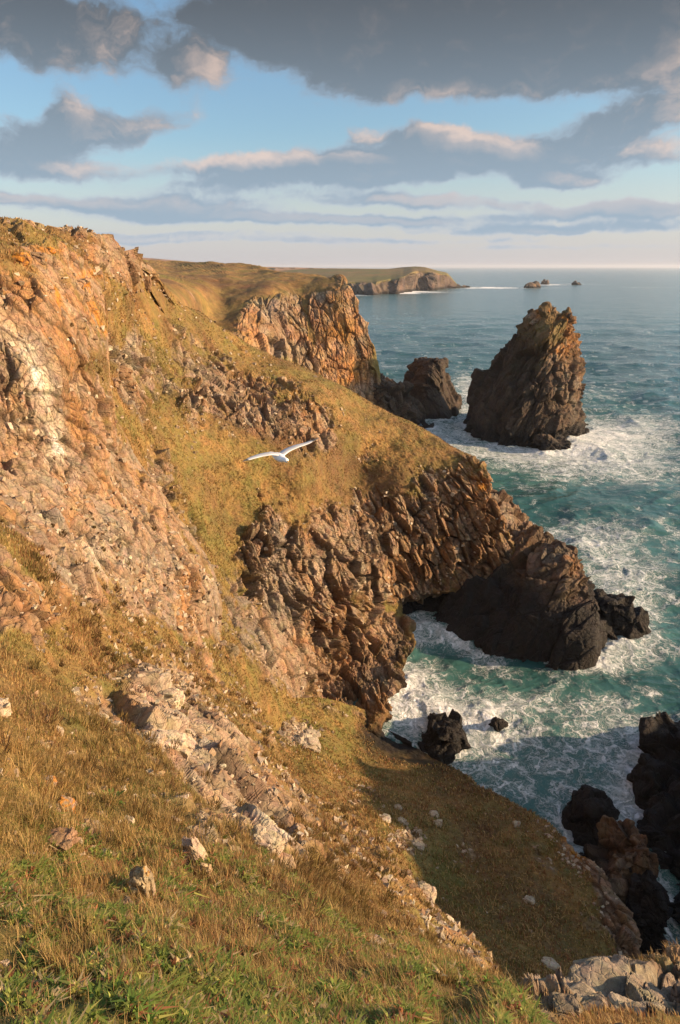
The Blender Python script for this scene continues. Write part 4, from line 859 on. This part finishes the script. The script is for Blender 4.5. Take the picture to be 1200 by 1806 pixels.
def grass_cols(base, straw, rust, green, n, k0=1.0):
    c = base * (1 + k0 * RNG.uniform(-.22, .32, (n, 1)))
    k = RNG.random(n)
    s_ = k < straw; c[s_] = lerp(c[s_], STRAW, RNG.uniform(.4, 1, (s_.sum(), 1)))
    r_ = (k > straw) & (k < straw + rust); c[r_] = lerp(c[r_], RUST, RNG.uniform(.4, 1, (r_.sum(), 1)))
    g_ = (k > straw + rust) & (k < straw + rust + green); c[g_] = lerp(c[g_], LEAF, RNG.uniform(.4, 1, (g_.sum(), 1)))
    return c * RNG.uniform(.85, 1.15, (n, 1))
def grass_on(name, land_, n, ymax, l0, l1, straw=.35, rust=.1, green=.12, wpx=1.0, lean=.55, wt=None):
    def W_(L):
        w = (1 - L['mask']) ** 1.5 * (L['p'][..., 1] < ymax)
        cl = .5 + .9 * fbm(L['p'].reshape(-1, 3) / .55, 3, 611).reshape(w.shape)
        w = w * np.clip(cl, .05, 2)
        return w * wt(L) if wt else w
    q, nm, c, px, py, d = sample_land(land_, n, W_)
    hgt = .6 + .55 * fbm(q / .9, 3, 612) + .5 * fbm(q / 3.0, 2, 613)
    ln = np.clip(hgt, .25, 2) * RNG.uniform(.5, 1.25, n) * np.clip(l0 + (l1 - l0) * (d / 60), l0, l1)
    wd = np.maximum(.0035, d / FOC * wpx)
    tag(blades(name, q, nm, grass_cols(c, straw, rust, green, n), ln, wd, lean), kind='stuff')
near_w = lambda L: sstep(L['py'], 1120, 1300) * np.where(L['py'] > 1580, .38, 1.3)
grass_on('grass', 'hillside', 120000, 14, .026, .40, .55, .05, .14, .85, 1.6, near_w)
grass_on('grass', 'hillside', 90000, 70, .07, .30, .40, .16, .08, 1.2, .8, lambda L: sstep(L['p'][..., 1], 7, 12))
grass_on('grass', 'spur', 75000, 90, .12, .34, .30, .16, .10, 1.5, .9)
grass_on('grass', 'cliff', 110000, 135, .10, .30, .16, .14, .06, 1.2, .9)
# broad low leaves of the turf at the photographer's feet
def leaves(n):
    def W_(L): 
        cl = fbm(L['p'].reshape(-1, 3) / .45, 3, 621).reshape(L['py'].shape)
        return (1 - L['mask']) * sstep(L['py'], 1400, 1640) * np.clip(.35 + 2.2 * cl, 0, 2) * (L['p'][..., 1] < 8)
    per = 9; q, nm, c, px, py, d = sample_land('hillside', n // per, W_)
    m = len(q); col = lerp(np.array([.14, .22, .040]), np.array([.38, .33, .09]), RNG.random((m, 1)) ** 1.5) * RNG.uniform(.7, 1.2, (m, 1))
    k = RNG.random(m) < .13; col[k] = np.array([.30, .13, .06]) * RNG.uniform(.6, 1.3, (k.sum(), 1))
    k = RNG.random(m) < .10; col[k] = np.array([.50, .38, .20]) * RNG.uniform(.7, 1.1, (k.sum(), 1))
    sz = RNG.uniform(.6, 1.5, m); q = q + nm * RNG.uniform(.0, .05, (m, 1))
    q = np.repeat(q, per, 0) + RNG.normal(0, .006, (m * per, 3)); nm = np.repeat(nm, per, 0); col = np.repeat(col, per, 0) * RNG.uniform(.8, 1.25, (m * per, 1)); sz = np.repeat(sz, per)
    tag(blades('low_leaves', q, nm, col, sz * RNG.uniform(.022, .042, m * per), sz * RNG.uniform(.008, .015, m * per), 1.5, (0, 0), True), kind='stuff')
    # dry seed stems
    q, nm, c, px, py, d = sample_land('hillside', 2600, lambda L: (1 - L['mask']) * sstep(L['py'], 1150, 1400) * (L['p'][..., 1] < 10))
    tag(blades('dry_stems', q, nm, STRAW * RNG.uniform(.6, 1.1, (len(q), 1)), RNG.uniform(.10, .22, len(q)), np.maximum(.0022, d / FOC * .7), .55, (-.2, 0)), kind='stuff')
leaves(300000)
def tussocks(n, per):
    q0, nm0, c0, px, py, d = sample_land('hillside', n, lambda L: (1 - L['mask']) * sstep(L['py'], 1150, 1350) * (L['p'][..., 1] < 13) * (L['p'][..., 1] > 3.0))
    q = np.repeat(q0, per, 0); nm = np.repeat(nm0, per, 0); c = np.repeat(c0 * RNG.uniform(.8, 1.35, (n, 1)), per, 0); dd = np.repeat(d, per)
    r = np.abs(RNG.normal(0, .055, (n * per, 1))) * np.clip(dd[:, None] / 5, .6, 2); a = RNG.random((n * per, 1)) * 2 * pi
    off = np.concatenate([np.cos(a) * r, np.sin(a) * r, 0 * r], 1); off = off - nm * (off * nm).sum(1, keepdims=True)
    k = blades('tussock_grass', q + off, nm + off * 9, grass_cols(c, .55, .08, .10, n * per), RNG.uniform(.05, .15, n * per) * np.clip(dd / 5, .45, 1.5), np.maximum(.0035, dd / FOC * .9), .6, (-.15, .05))
    tag(k, kind='stuff')
tussocks(600, 80)
def heath(land_, n, per, size, w_):
    """low heather and thrift cushions on the slopes"""
    q0, nm0, c0, px, py, d = sample_land(land_, n, w_); r0 = RNG.uniform(.35, 1.0, n) ** 1.5 * 1.9 * size
    q = np.repeat(q0, per, 0); nm = np.repeat(nm0, per, 0); dd = np.repeat(d, per); R_ = np.repeat(r0, per)[:, None]
    k = RNG.random((n, 1)); c = lerp(np.array([.15, .080, .036]), np.array([.17, .125, .040]), k) * RNG.uniform(.7, 1.4, (n, 1)); c = np.repeat(c, per, 0) * RNG.uniform(.8, 1.25, (n * per, 1))
    v = RNG.normal(0, 1, (n * per, 3)); v /= np.linalg.norm(v, axis=1, keepdims=True); v += nm * .7
    tag(blades('heather', q + v * R_ * .5, v, c, R_[:, 0] * RNG.uniform(.4, .8, n * per), np.maximum(.006, dd / FOC * 1.3), .3, (0, 0)), kind='stuff')
heath('hillside', 600, 60, .13, lambda L: (1 - L['mask'] * .8) * sstep(L['p'][..., 1], 5, 9) * np.clip(.1 + 2.4 * fbm(L['p'].reshape(-1, 3) / 3, 4, 643).reshape(L['py'].shape), 0, 2))

def chunk_mesh(q, size, col, flat=.7):
    """angular broken stones, one closed hull each"""
    n = len(q); cube = np.array([[x, y, z] for x in (-1, 1) for y in (-1, 1) for z in (-1, 1)], float) * .5
    V = cube[None] * RNG.uniform(.55, 1.25, (n, 8, 1)) + RNG.normal(0, .09, (n, 8, 3))
    V = V * (np.stack([RNG.uniform(.7, 1.5, n), RNG.uniform(.6, 1.1, n), RNG.uniform(.35, .35 + flat, n)], -1) * size[:, None])[:, None]
    a = RNG.random(n) * 2 * pi; t = RNG.normal(0, .45, n); ca, sa, ct, st = np.cos(a), np.sin(a), np.cos(t), np.sin(t)
    x = V[..., 0]; y = V[..., 1] * ct[:, None] - V[..., 2] * st[:, None]; z = V[..., 1] * st[:, None] + V[..., 2] * ct[:, None]
    V = np.stack([x * ca[:, None] - y * sa[:, None], x * sa[:, None] + y * ca[:, None], z], -1) + q[:, None]
    f = np.array([[0, 1, 3, 2], [4, 6, 7, 5], [0, 4, 5, 1], [2, 3, 7, 6], [0, 2, 6, 4], [1, 5, 7, 3]])
    Fc = (np.arange(n)[:, None, None] * 8 + f[None]).reshape(-1, 4)
    return V.reshape(-1, 3), Fc, np.repeat(col, 8, 0)
def scree(land_, n, smin, smax, rubble, base=.25):
    def W_(L):
        m = L['mask']; w = base * (m > .25) + 1.6 * np.exp(-((m - .5) / .3) ** 2) * base + blobs(L['px'], L['py'], rubble).clip(0)
        cl = .5 + 1.2 * fbm(L['p'].reshape(-1, 3) / 1.6, 3, 631).reshape(w.shape)
        return w * np.clip(cl, 0, 2) * (L['p'][..., 2] > 3.5)
    q, nm, c, px, py, d = sample_land(land_, n, W_)
    s_ = d / FOC * np.exp(RNG.uniform(math.log(smin), math.log(smax), n))
    k = RNG.random((n, 1)); col = lerp(lerp(GREY, TAN, RNG.random((n, 1))), PALE, (k > .45) * RNG.random((n, 1)) * .9); col = lerp(col, BROWN, (k < .2) * .7)
    V, Fc, C = chunk_mesh(q + nm * s_[:, None] * .1, s_, col)
    tag(make_mesh('scree', V, Fc, MAT_NROCK, attrs={'rock': np.ones(len(V))}, cols=C), kind='stuff')
scree('hillside', 5200, 1.2, 10, [(250, 960, 170, 90, 30, .8), (300, 1080, 90, 100, 0, .6), (480, 1400, 60, 120, -30, .8), (400, 1350, 140, 70, 40, .6), (640, 1500, 140, 50, 40, .5), (300, 1200, 120, 40, 10, .7), (780, 1640, 110, 36, 40, .5), (160, 1230, 60, 30, 0, .4)])
scree('cliff', 2600, 1.3, 6, [(120, 420, 150, 40, 10, .8), (240, 480, 60, 60, 0, .8), (420, 610, 200, 22, 32, .5), (300, 640, 80, 60, 0, .6), (330, 760, 30, 60, -20, .6), (520, 1190, 90, 30, 20, .5), (380, 700, 100, 60, 20, .4)])
scree('hillside', 900, 3, 12, [(150, 1400, 200, 150, 0, .6), (400, 1600, 250, 100, 0, .4), (640, 1500, 120, 60, 40, .8), (780, 1640, 90, 30, 40, 1.2)], .0)
scree('spur', 1100, 1.6, 6, [(525, 1292, 34, 20, 10, 3.0), (720, 1478, 26, 16, 0, 2.5), (805, 1505, 24, 9, 30, 1.2), (760, 1335, 120, 10, 30, .5), (1000, 1500, 60, 20, 45, .6), (640, 1400, 60, 14, 40, .3)], .1)

# ------------------------------------------------------------------ the shaded outcrop at the bottom right
land('outcrop',
     top=[(900, 1800), (935, 1768), (962, 1744), (985, 1728), (1010, 1722), (1040, 1716), (1090, 1714), (1130, 1698), (1165, 1690), (1200, 1682), (1320, 1660)],
     right=[(1320, 1660), (1320, 1900)], bottom=[(880, 1900), (1320, 1900)], left=[(900, 1800), (880, 1900)],
     nu=nq(330), nv=nq(150), depth=[(900, 1800, 5.2), (960, 1745, 6.6), (1040, 1716, 7.4), (1130, 1700, 7.8), (1200, 1682, 8.2), (1320, 1660, 8.6), (880, 1900, 3.6), (1000, 1900, 3.8), (1150, 1900, 4.0), (1320, 1900, 4.2), (1000, 1800, 5.1), (1150, 1790, 5.6), (1250, 1780, 6.0)],
     rockl=[(1000, 1750, 70, 40, 0, .6), (1120, 1750, 120, 40, 0, .7), (1080, 1806, 80, 16, 0, -.8), (1180, 1800, 40, 16, 0, -.5)], rock_base=.4,
     lists=dict(orange=[(1090, 1760, 300, 200, 0, -.8)], brown=[(1090, 1760, 300, 200, 0, -.2)], green=[(1180, 1800, 60, 20, 0, .5)], pale=[(1020, 1750, 60, 20, 0, .3)]),
     sizes=(.9, .38, .16, .07), mat=MAT_NEAR, seed=91, gs=.35, undul=((1.6, .12), (.5, .04)), amp=.30, strata=strata_m(40, 60, 1.8), tuft=.02, tufts=.12, rn=.5,
     ext=(('T', [(0, .2, -.25), (0, .6, -1.2), (0, 1.2, -4), (0, 2, -14)]), ('L', [(.05, .3, -.3), (.1, .6, -1.5)]), ('B', [(0, -.5, .1), (0, -2, .2)])))
grass_on('grass', 'outcrop', 6000, 9, .07, .3, .55, .2, .05, 1.0, .7)

# ------------------------------------------------------------------ single stones
import bmesh
def ico(sub):
    bm = bmesh.new(); bmesh.ops.create_icosphere(bm, subdivisions=sub, radius=1)
    bm.verts.ensure_lookup_table(); v = np.array([x.co[:] for x in bm.verts]); f = np.array([[q.index for q in p.verts] for p in bm.faces]); bm.free(); return v, f
ICO = ico(5)
def find(land_, px, py):
    L = LANDS[land_]; d = (L['px'] - px) ** 2 + (L['py'] - py) ** 2 + 1e-3 * L['p'][..., 1]
    ok = d < d.min() + 9
    i = np.argmin(np.where(ok, L['p'][..., 1], 1e9)); r, c = np.unravel_index(i, d.shape)
    return L['p'][r, c], L['n'][r, c]
def stone(land_, px, py, wpx, hpx, label, colr=TAN, cat='rock', group=None, turn=0.0, lichen=0.0, seed=None, tiltd=0.0, small=1.0, lift=.06):
    wpx, hpx = wpx * small, hpx * small
    q, nm = find(land_, px, py + hpx * .35); d = np.linalg.norm(q - np.array([0, 0, CAM_Z])) / FOC
    seed = seed or int(px * 7 + py); v, f = ICO
    rg = np.random.default_rng(seed)
    w = np.maximum(np.abs(v), 1e-3) ** .7 * np.sign(v)                       # boxier than a ball
    h, e, r = facets(v * 1.5 + rg.random(3) * 50, seed); h2, e2, r2 = facets(v * 4 + rg.random(3) * 50, seed + 1)
    w = w * (1 + .24 * h + .05 * h2 - .04 * sstep(.1 - e, 0, .1) + .03 * fbm(v * 6, 3, seed))[:, None]
    w = w * np.array([wpx * .5, wpx * rg.uniform(.35, .5), hpx * .55]) * d
    a = radians(tiltd); w = w @ np.array([[cos(a), 0, -sin(a)], [0, 1, 0], [sin(a), 0, cos(a)]])
    a = radians(turn) + rg.uniform(-.4, .4); w = w @ np.array([[cos(a), sin(a), 0], [-sin(a), cos(a), 0], [0, 0, 1]])
    base = q + np.array([0, 0, hpx * lift * d])
    c = np.asarray(colr)[None] * (1 + .35 * fbm(v * 3, 4, seed + 5) + .3 * (r - .5))[:, None]
    if lichen: c = lerp(c, LICHEN[None], (sstep(fbm(v * 2.2, 4, seed + 8) + lichen - .5, 0, .15) * .9)[:, None])
    o = make_mesh('rock', w, f, MAT_NROCK, attrs={'rock': np.ones(len(v))}, cols=np.clip(c, .01, .8)); o.location = base
    tag(o, label, cat, group)
SG = 'pale stones fallen on the grassy spur'
for a in [
    ('spur', 546, 1304, 40, 22, 'largest pale grey slab of the stone pile at the top of the grassy spur', PALE * .8, 20, 12),
    ('spur', 552, 1288, 24, 12, 'narrow pale slab lying just above the largest slab of the stone pile', PALE * .75, 30, 10),
    ('spur', 520, 1280, 17, 10, 'small grey stone at the upper edge of the pale stone pile', GREY, 0, 0),
    ('spur', 500, 1288, 15, 9, 'leftmost grey stone of the pale stone pile on the spur', GREY * 1.1, 0, 0),
    ('spur', 739, 1484, 19, 13, 'squared pale stone at the foot of the grey rubble patch on the spur', PALE * .85, 0, 0),
    ('spur', 708, 1449, 15, 9, 'rounded pale stone just above the grey rubble patch on the spur', PALE * .8, 0, 0),
    ('spur', 703, 1424, 12, 10, 'small upright pale stone standing highest above the grey rubble patch', PALE * .7, 0, 0),
    ('spur', 766, 1432, 14, 8, 'upper of two pale stones lying one above the other in mid spur grass', PALE * .85, 0, 0),
    ('spur', 773, 1448, 15, 15, 'lower of two pale stones lying one above the other in mid spur grass', PALE * .8, 0, 0),
    ('spur', 678, 1442, 20, 8, 'whitish broken slab near the upper sunlit side of the spur', PALE * 1.25, 10, 0),
    ('spur', 934, 1586, 20, 8, 'thin pale slab in the shaded green grass low on the spur', PALE * .8, 30, 25),
    ('spur', 971, 1697, 26, 9, 'long flat pale slab near the bottom of the shaded spur', PALE * .7, 20, 20),
    ('spur', 912, 1448, 12, 10, 'small pale stone near the seaward edge of the spur', PALE * .8, 0, 0)]:
    stone(a[0], a[1], a[2], a[3], a[4], a[5], a[6], group=SG, turn=a[7], tiltd=a[8])
NG = 'rocks bedded in the near turf'
for a in [
    (265, 1530, 42, 78, 'jagged upright rock with an orange lichen spot in long grass, lower centre left', GREY * 1.1, .12, 0),
    (238, 1556, 24, 40, 'small grey block leaning at the foot of the jagged upright rock', GREY * .8, 0, 10),
    (112, 1466, 48, 30, 'dull purple grey rock half buried in grass near the left edge', BROWN * 1.3, 0, 0),
    (130, 1394, 34, 22, 'low rock coloured bright orange by lichen beside the spiky green plant', GREY, .6, 25),
    (88, 1366, 30, 18, 'small rock crusted with orange lichen farther left in the turf', PALE * .8, .45, 0),
    (8, 1226, 44, 34, 'pale rock cut by the left edge of the picture', PALE, 0, 0),
    (355, 1490, 34, 70, 'long leaning rib of pale rock between grass tufts', PALE * .75, 0, -20),
    (368, 1528, 22, 34, 'small tan stone at the lower end of the leaning rib', TAN * 1.1, 0, 0),
    (455, 1500, 60, 40, 'broad pale broken rock at the edge of the near slope', PALE * .85, 0, 15),
    (490, 1528, 46, 30, 'brown tinged block below the broad pale broken rock', TAN, 0, 10),
    (262, 1203, 84, 20, 'flat pale ledge slab topping the near outcrop', PALE * .95, 0, 4),
    (292, 1236, 56, 36, 'blocky pale rock directly beneath the flat ledge slab', PALE, 0, 0),
    (312, 1290, 74, 44, 'biggest pale block of the near outcrop', PALE * .95, 0, 25),
    (345, 1330, 50, 34, 'tan block below the biggest pale block of the near outcrop', TAN * 1.2, 0, 20),
    (270, 1300, 46, 30, 'split pale rock left of the biggest pale block', PALE * .9, 0, 0),
    (380, 1385, 44, 30, 'pinkish block farther down the near outcrop', TAN * 1.1, 0, 10),
    (430, 1440, 38, 30, 'pale cracked stone between the near outcrop and the leaning rib', PALE * .85, 0, 0),
    (200, 1255, 34, 24, 'small pale rock at the left end of the near outcrop', PALE * .8, 0, 0),
    (757, 1562, 36, 24, 'pale block perched on the lip of the near slope above the shaded spur', PALE * .8, 0, 10),
    (660, 1672, 36, 26, 'pale rock poking from the sunlit grass crest, lower centre', PALE * .9, 0, 0),
    (690, 1690, 30, 20, 'second smaller pale rock in the sunlit grass crest, lower centre', TAN * 1.1, 0, 0),
    (225, 478, 0, 0, '', TAN, 0, 0)]:
    if a[2]: stone('hillside', a[0], a[1], a[2] * .88, a[3] * (1.0 if a[3] > a[2] else .8), a[4], lerp(np.asarray(a[5]), TAN, .35), group=NG, lift=.12, lichen=a[6], tiltd=a[7])
CG = 'boulders along the cliff top and its ledges'
for a in [
    ('hillside', 72, 446, 34, 20, 'dark topped block jutting from the crest of the big sunlit rock wall', TAN * .8, .1, 10),
    ('hillside', 40, 450, 34, 22, 'orange lichened boulder beside the dark topped block on the rock wall crest', ORANGE, .5, 0),
    ('hillside', 92, 436, 18, 10, 'small orange lichened stone on the crest of the rock wall', ORANGE, .7, 0),
    ('hillside', 150, 500, 40, 38, 'large square boulder at the upper shoulder of the sunlit rock wall', TAN, .2, 0),
    ('cliff', 213, 650, 44, 22, 'grey brown ledge block in the grass below the sunlit rock wall', BROWN * 1.5, 0, 10),
    ('cliff', 196, 672, 26, 16, 'smaller block just under the grey brown ledge block', TAN * .8, 0, 0),
    ('cliff', 54, 388, 18, 12, 'pointed boulder standing on the skyline at far left', TAN, 0, 0),
    ('cliff', 168, 420, 28, 22, 'biggest overhanging boulder on the skyline crag', TAN * .8, 0, 0),
    ('cliff', 222, 447, 22, 12, 'flat boulder on the skyline crag nearest the distant fields', TAN * .8, 0, 0),
    ('cliff', 232, 468, 30, 24, 'dark brown block low in the skyline crag', BROWN * 1.2, 0, 0),
    ('cliff', 258, 492, 22, 24, 'last steep block at the seaward end of the skyline crag', BROWN * 1.4, 0, 0),
    ('cliff', 365, 700, 14, 10, 'lone pale stone on the upper brown slope', PALE * .8, 0, 0)]:
    stone(a[0], a[1], a[2], a[3], a[4], a[5], a[6], group=CG, lichen=a[7], tiltd=a[8], small=.8)
OG = 'blocks of the shaded outcrop'
for a in [
    (965, 1752, 48, 42, 'angular pale grey block at the left end of the shaded outcrop', PALE * .55, 0),
    (1010, 1738, 52, 30, 'upper left block of the shaded outcrop, beneath the spur end', GREY * .9, 0),
    (1070, 1735, 90, 34, 'widest low slab of the shaded outcrop', GREY * .85, 6),
    (1170, 1712, 90, 44, 'big smooth grey boulder cut by the right edge of the picture', GREY * .85, 0),
    (1130, 1765, 90, 30, 'long grey slab in the lower middle of the shaded outcrop', GREY, 8),
    (1000, 1785, 40, 22, 'dark small block in the lower left of the shaded outcrop', GREY * .6, 0)]:
    stone('outcrop', a[0], a[1], a[2], a[3], a[4], a[5], group=OG, tiltd=a[6])

# ------------------------------------------------------------------ rosette plant and seed head plant
def leafy(px, py, label, cols_, n, length, width, up, seed):
    q, nm = find('hillside', px, py); rg = np.random.default_rng(seed); V = []; Fc = []; C = []
    for k in range(n):
        a = k * 2.39996; e = rg.uniform(*up); L_ = length * rg.uniform(.7, 1.15); w = width * rg.uniform(.8, 1.2)
        dr = np.array([cos(a), sin(a), 0]); sd = np.array([-sin(a), cos(a), 0]); b0 = len(V)
        for j in range(7):
            t = j / 6; prof = (sin(pi * (t * .85 + .12))) ** .8 * w * .5 * (1 if j < 6 else .1)
            c0 = q + dr * L_ * t * cos(e) + np.array([0, 0, 1]) * L_ * (t * sin(e) - .35 * t * t * cos(e)) + np.array([0, 0, .01])
            V += [c0 - sd * prof + np.array([0, 0, prof * .5]), c0, c0 + sd * prof + np.array([0, 0, prof * .5])]
            cc_ = np.array(cols_[k % len(cols_)]) * rg.uniform(.85, 1.15); C += [cc_, cc_ * 1.25, cc_]
        for j in range(6):
            i = b0 + j * 3; Fc += [[i, i + 1, i + 4, i + 3], [i + 1, i + 2, i + 5, i + 4]]
    o = make_mesh('plant', np.array(V), np.array(Fc), MAT_BLADE, cols=np.array(C), smooth=True); tag(o, label, 'plant')
leafy(215, 1382, 'spiky bright green rosette plant in the turf, left of the pale outcrop', [(.10, .19, .035), (.13, .22, .05)], 16, .26, .045, (.25, 1.1), 5)
leafy(598, 1768, 'red brown withered plant in the grass at bottom centre', [(.20, .06, .03), (.26, .10, .04), (.12, .04, .025)], 46, .12, .035, (.1, 1.3), 6)

# ------------------------------------------------------------------ the gull
def gull():
    Y0 = 11.6; C0 = P(492, 806, Y0)
    ax = np.array([.62, -.76, -.10]); ax /= np.linalg.norm(ax); upv = np.array([-.05, .0, 1.0]); sd = np.cross(ax, upv); sd /= np.linalg.norm(sd); upv = np.cross(sd, ax)
    def rings(cs, ra, rb, u_, v_, n=16):
        V = []
        for c, a, b in zip(cs, ra, rb):
            for k in range(n):
                t = 2 * pi * k / n; V.append(c + u_ * a * cos(t) + v_ * b * sin(t))
        return np.array(V), [[r * n + k, r * n + (k + 1) % n, (r + 1) * n + (k + 1) % n, (r + 1) * n + k] for r in range(len(cs) - 1) for k in range(n)]
    ts = [-.29, -.24, -.17, -.09, 0, .08, .14, .18, .215, .245, .262, .27]; wr = [.03, .06, .045, .065, .08, .076, .058, .044, .040, .039, .028, .008]; hr = [.006, .014, .032, .06, .075, .07, .055, .044, .042, .038, .027, .008]
    cs = [C0 + ax * t + upv * (.012 if t > .15 else 0) for t in ts]
    V, Fc = rings(cs, wr, hr, sd, upv); Cc = [np.array([.80, .80, .80])] * len(V); V = list(V)
    def wing(pts, chords, tipn):
        nonlocal V, Fc, Cc
        P_ = np.array([P(a, b, y) for a, b, y in pts]); P_ = catmull(P_, 22); ch = np.interp(np.linspace(0, 1, 22), np.linspace(0, 1, len(chords)), chords)
        n = 10; b0 = len(V); d = np.gradient(P_, axis=0); d /= np.linalg.norm(d, axis=1, keepdims=True)
        for r in range(22):
            nrm_ = np.cross(ax, d[r]); nrm_ /= np.linalg.norm(nrm_); nrm_ *= np.sign(nrm_[2])
            cdir = np.cross(d[r], nrm_); cdir *= np.sign(cdir @ ax)
            for k in range(n):
                t = 2 * pi * k / n; f = cos(t); th = .016 * (1 - r / 24) * (1.3 if f > 0 else .7)
                V.append(P_[r] + cdir * (ch[r] * (f * .5 - .15)) + nrm_ * (th * sin(t) + .018 * (1 - f * f) * ch[r] / .15))
                Cc.append(np.array([.05, .05, .055]) if r > 17 else (np.array([.36, .38, .42]) if sin(t) > 0.01 else np.array([.74, .74, .75])))
        Fc += [[b0 + r * n + k, b0 + r * n + (k + 1) % n, b0 + (r + 1) * n + (k + 1) % n, b0 + (r + 1) * n + k] for r in range(21) for k in range(n)]
    wing([(494, 803, Y0), (478, 801, Y0 - .12), (460, 804, Y0 - .22), (443, 809, Y0 - .36), (428, 814, Y0 - .5)], [.17, .155, .14, .10, .02], 1)
    wing([(497, 803, Y0), (508, 795, Y0 + .10), (524, 788, Y0 + .2), (543, 782, Y0 + .34), (563, 772, Y0 + .5)], [.17, .155, .14, .10, .02], 1)
    m = bpy.data.materials.new('feathers'); m.use_nodes = True; b = NB(m.node_tree); bs = b.n['Principled BSDF']; bs.inputs['Roughness'].default_value = .6
    b.l.new(b.attr('Col', 'Color'), bs.inputs['Base Color'])
    o = make_mesh('gull', np.array(V), np.array(Fc), m, cols=np.array(Cc), smooth=True)
    tag(o, 'white gull with grey wings gliding in front of the brown cliff', 'bird')
    B0 = C0 + ax * .262 + upv * .008
    V2, F2 = rings([B0, B0 + ax * .03, B0 + ax * .05 - upv * .004], [.011, .008, .002], [.012, .009, .002], sd, upv, 8)
    m2 = m.copy(); make_mesh('beak', V2, np.array(F2), m2, parent=o, cols=np.tile(np.array([.75, .42, .06]), (len(V2), 1)), smooth=True)
    v, f = ico(2)
    for k in (-1, 1):
        make_mesh('eye', v * .006 + C0 + ax * .235 + upv * .026 + sd * .027 * k, f, m2, parent=o, cols=np.tile(np.array([.03, .03, .03]), (len(v), 1)), smooth=True)
gull()

# ------------------------------------------------------------------ cottages on the far skyline
def house(px, py, Y, L_, Wd, H, label, wallc):
    q = P(px, py, Y) + np.array([0, 0, -.5])
    def box(x0, x1, y0, y1, z0, z1): return np.array([[x, y, z] for x in (x0, x1) for y in (y0, y1) for z in (z0, z1)]), np.array([[0, 1, 3, 2], [4, 6, 7, 5], [0, 4, 5, 1], [2, 3, 7, 6], [0, 2, 6, 4], [1, 5, 7, 3]])
    e = bpy.data.objects.new('house', None); COL.objects.link(e); e.location = q; tag(e, label, 'house', 'cottages on the far skyline')
    def mat(nm, c):
        m = bpy.data.materials.new(nm); m.use_nodes = True; b = NB(m.node_tree); pos = b.n.new('ShaderNodeNewGeometry').outputs['Position']
        b.l.new(b.mixc(b.noise(pos, .8, 4), (c[0] * .8, c[1] * .8, c[2] * .8, 1), (c[0], c[1], c[2], 1)), b.n['Principled BSDF'].inputs[0]); return m
    v, f = box(-L_ / 2, L_ / 2, -Wd / 2, Wd / 2, 0, H); make_mesh('wall', v, f, mat('render_wall', wallc), parent=e)
    r = np.array([[-L_ / 2 - .4, -Wd / 2 - .4, H], [L_ / 2 + .4, -Wd / 2 - .4, H], [L_ / 2 + .4, Wd / 2 + .4, H], [-L_ / 2 - .4, Wd / 2 + .4, H], [-L_ / 2 - .4, 0, H + Wd * .42], [L_ / 2 + .4, 0, H + Wd * .42]])
    rf = make_mesh('roof', r, np.array([[0, 1, 5, 4], [2, 3, 4, 5]]), mat('slate', (.10, .09, .09)), parent=e)
    for sx in (-1, 1):
        v, f = box(sx * (L_ / 2 - .8) - .6, sx * (L_ / 2 - .8) + .6, -.7, .7, H, H + Wd * .42 + 1.4); make_mesh('chimney', v, f, mat('chimney_brick', (.25, .12, .08)), parent=rf)
    for k in range(3):
        v, f = box(-L_ / 3 + k * L_ / 3 - .6, -L_ / 3 + k * L_ / 3 + .6, -Wd / 2 - .06, -Wd / 2 - .003, H * .35, H * .8); make_mesh('window', v, f, mat('window_glass', (.04, .05, .06)), parent=e)
house(236, 451.5, 3350, 22, 11, 7, 'longer pale cottage on the distant skyline just right of the crag', (.62, .58, .52))
house(246, 452.2, 3380, 13, 9, 6, 'smaller cottage at the seaward end of the skyline pair', (.55, .50, .44))

# ------------------------------------------------------------------ sea air
def haze():
    x, y0, y1, z0, z1 = 42000, -300, 46000, -140, 125
    v = np.array([[a, b, c] for a in (-x, x) for b in (y0, y1) for c in (z0, z1)], float); f = np.array([[0, 1, 3, 2], [4, 6, 7, 5], [0, 4, 5, 1], [2, 3, 7, 6], [0, 2, 6, 4], [1, 5, 7, 3]])
    m = bpy.data.materials.new('sea_haze'); m.use_nodes = True; b = NB(m.node_tree); b.n.remove(b.n['Principled BSDF'])
    pv = b.n.new('ShaderNodeVolumePrincipled'); pv.inputs['Color'].default_value = (.85, .90, 1.0, 1); pv.inputs['Density'].default_value = .000035; pv.inputs['Anisotropy'].default_value = .2
    b.l.new(pv.outputs[0], b.n['Material Output'].inputs['Volume'])
    tag(make_mesh('haze', v, f, m), kind='stuff')
haze()
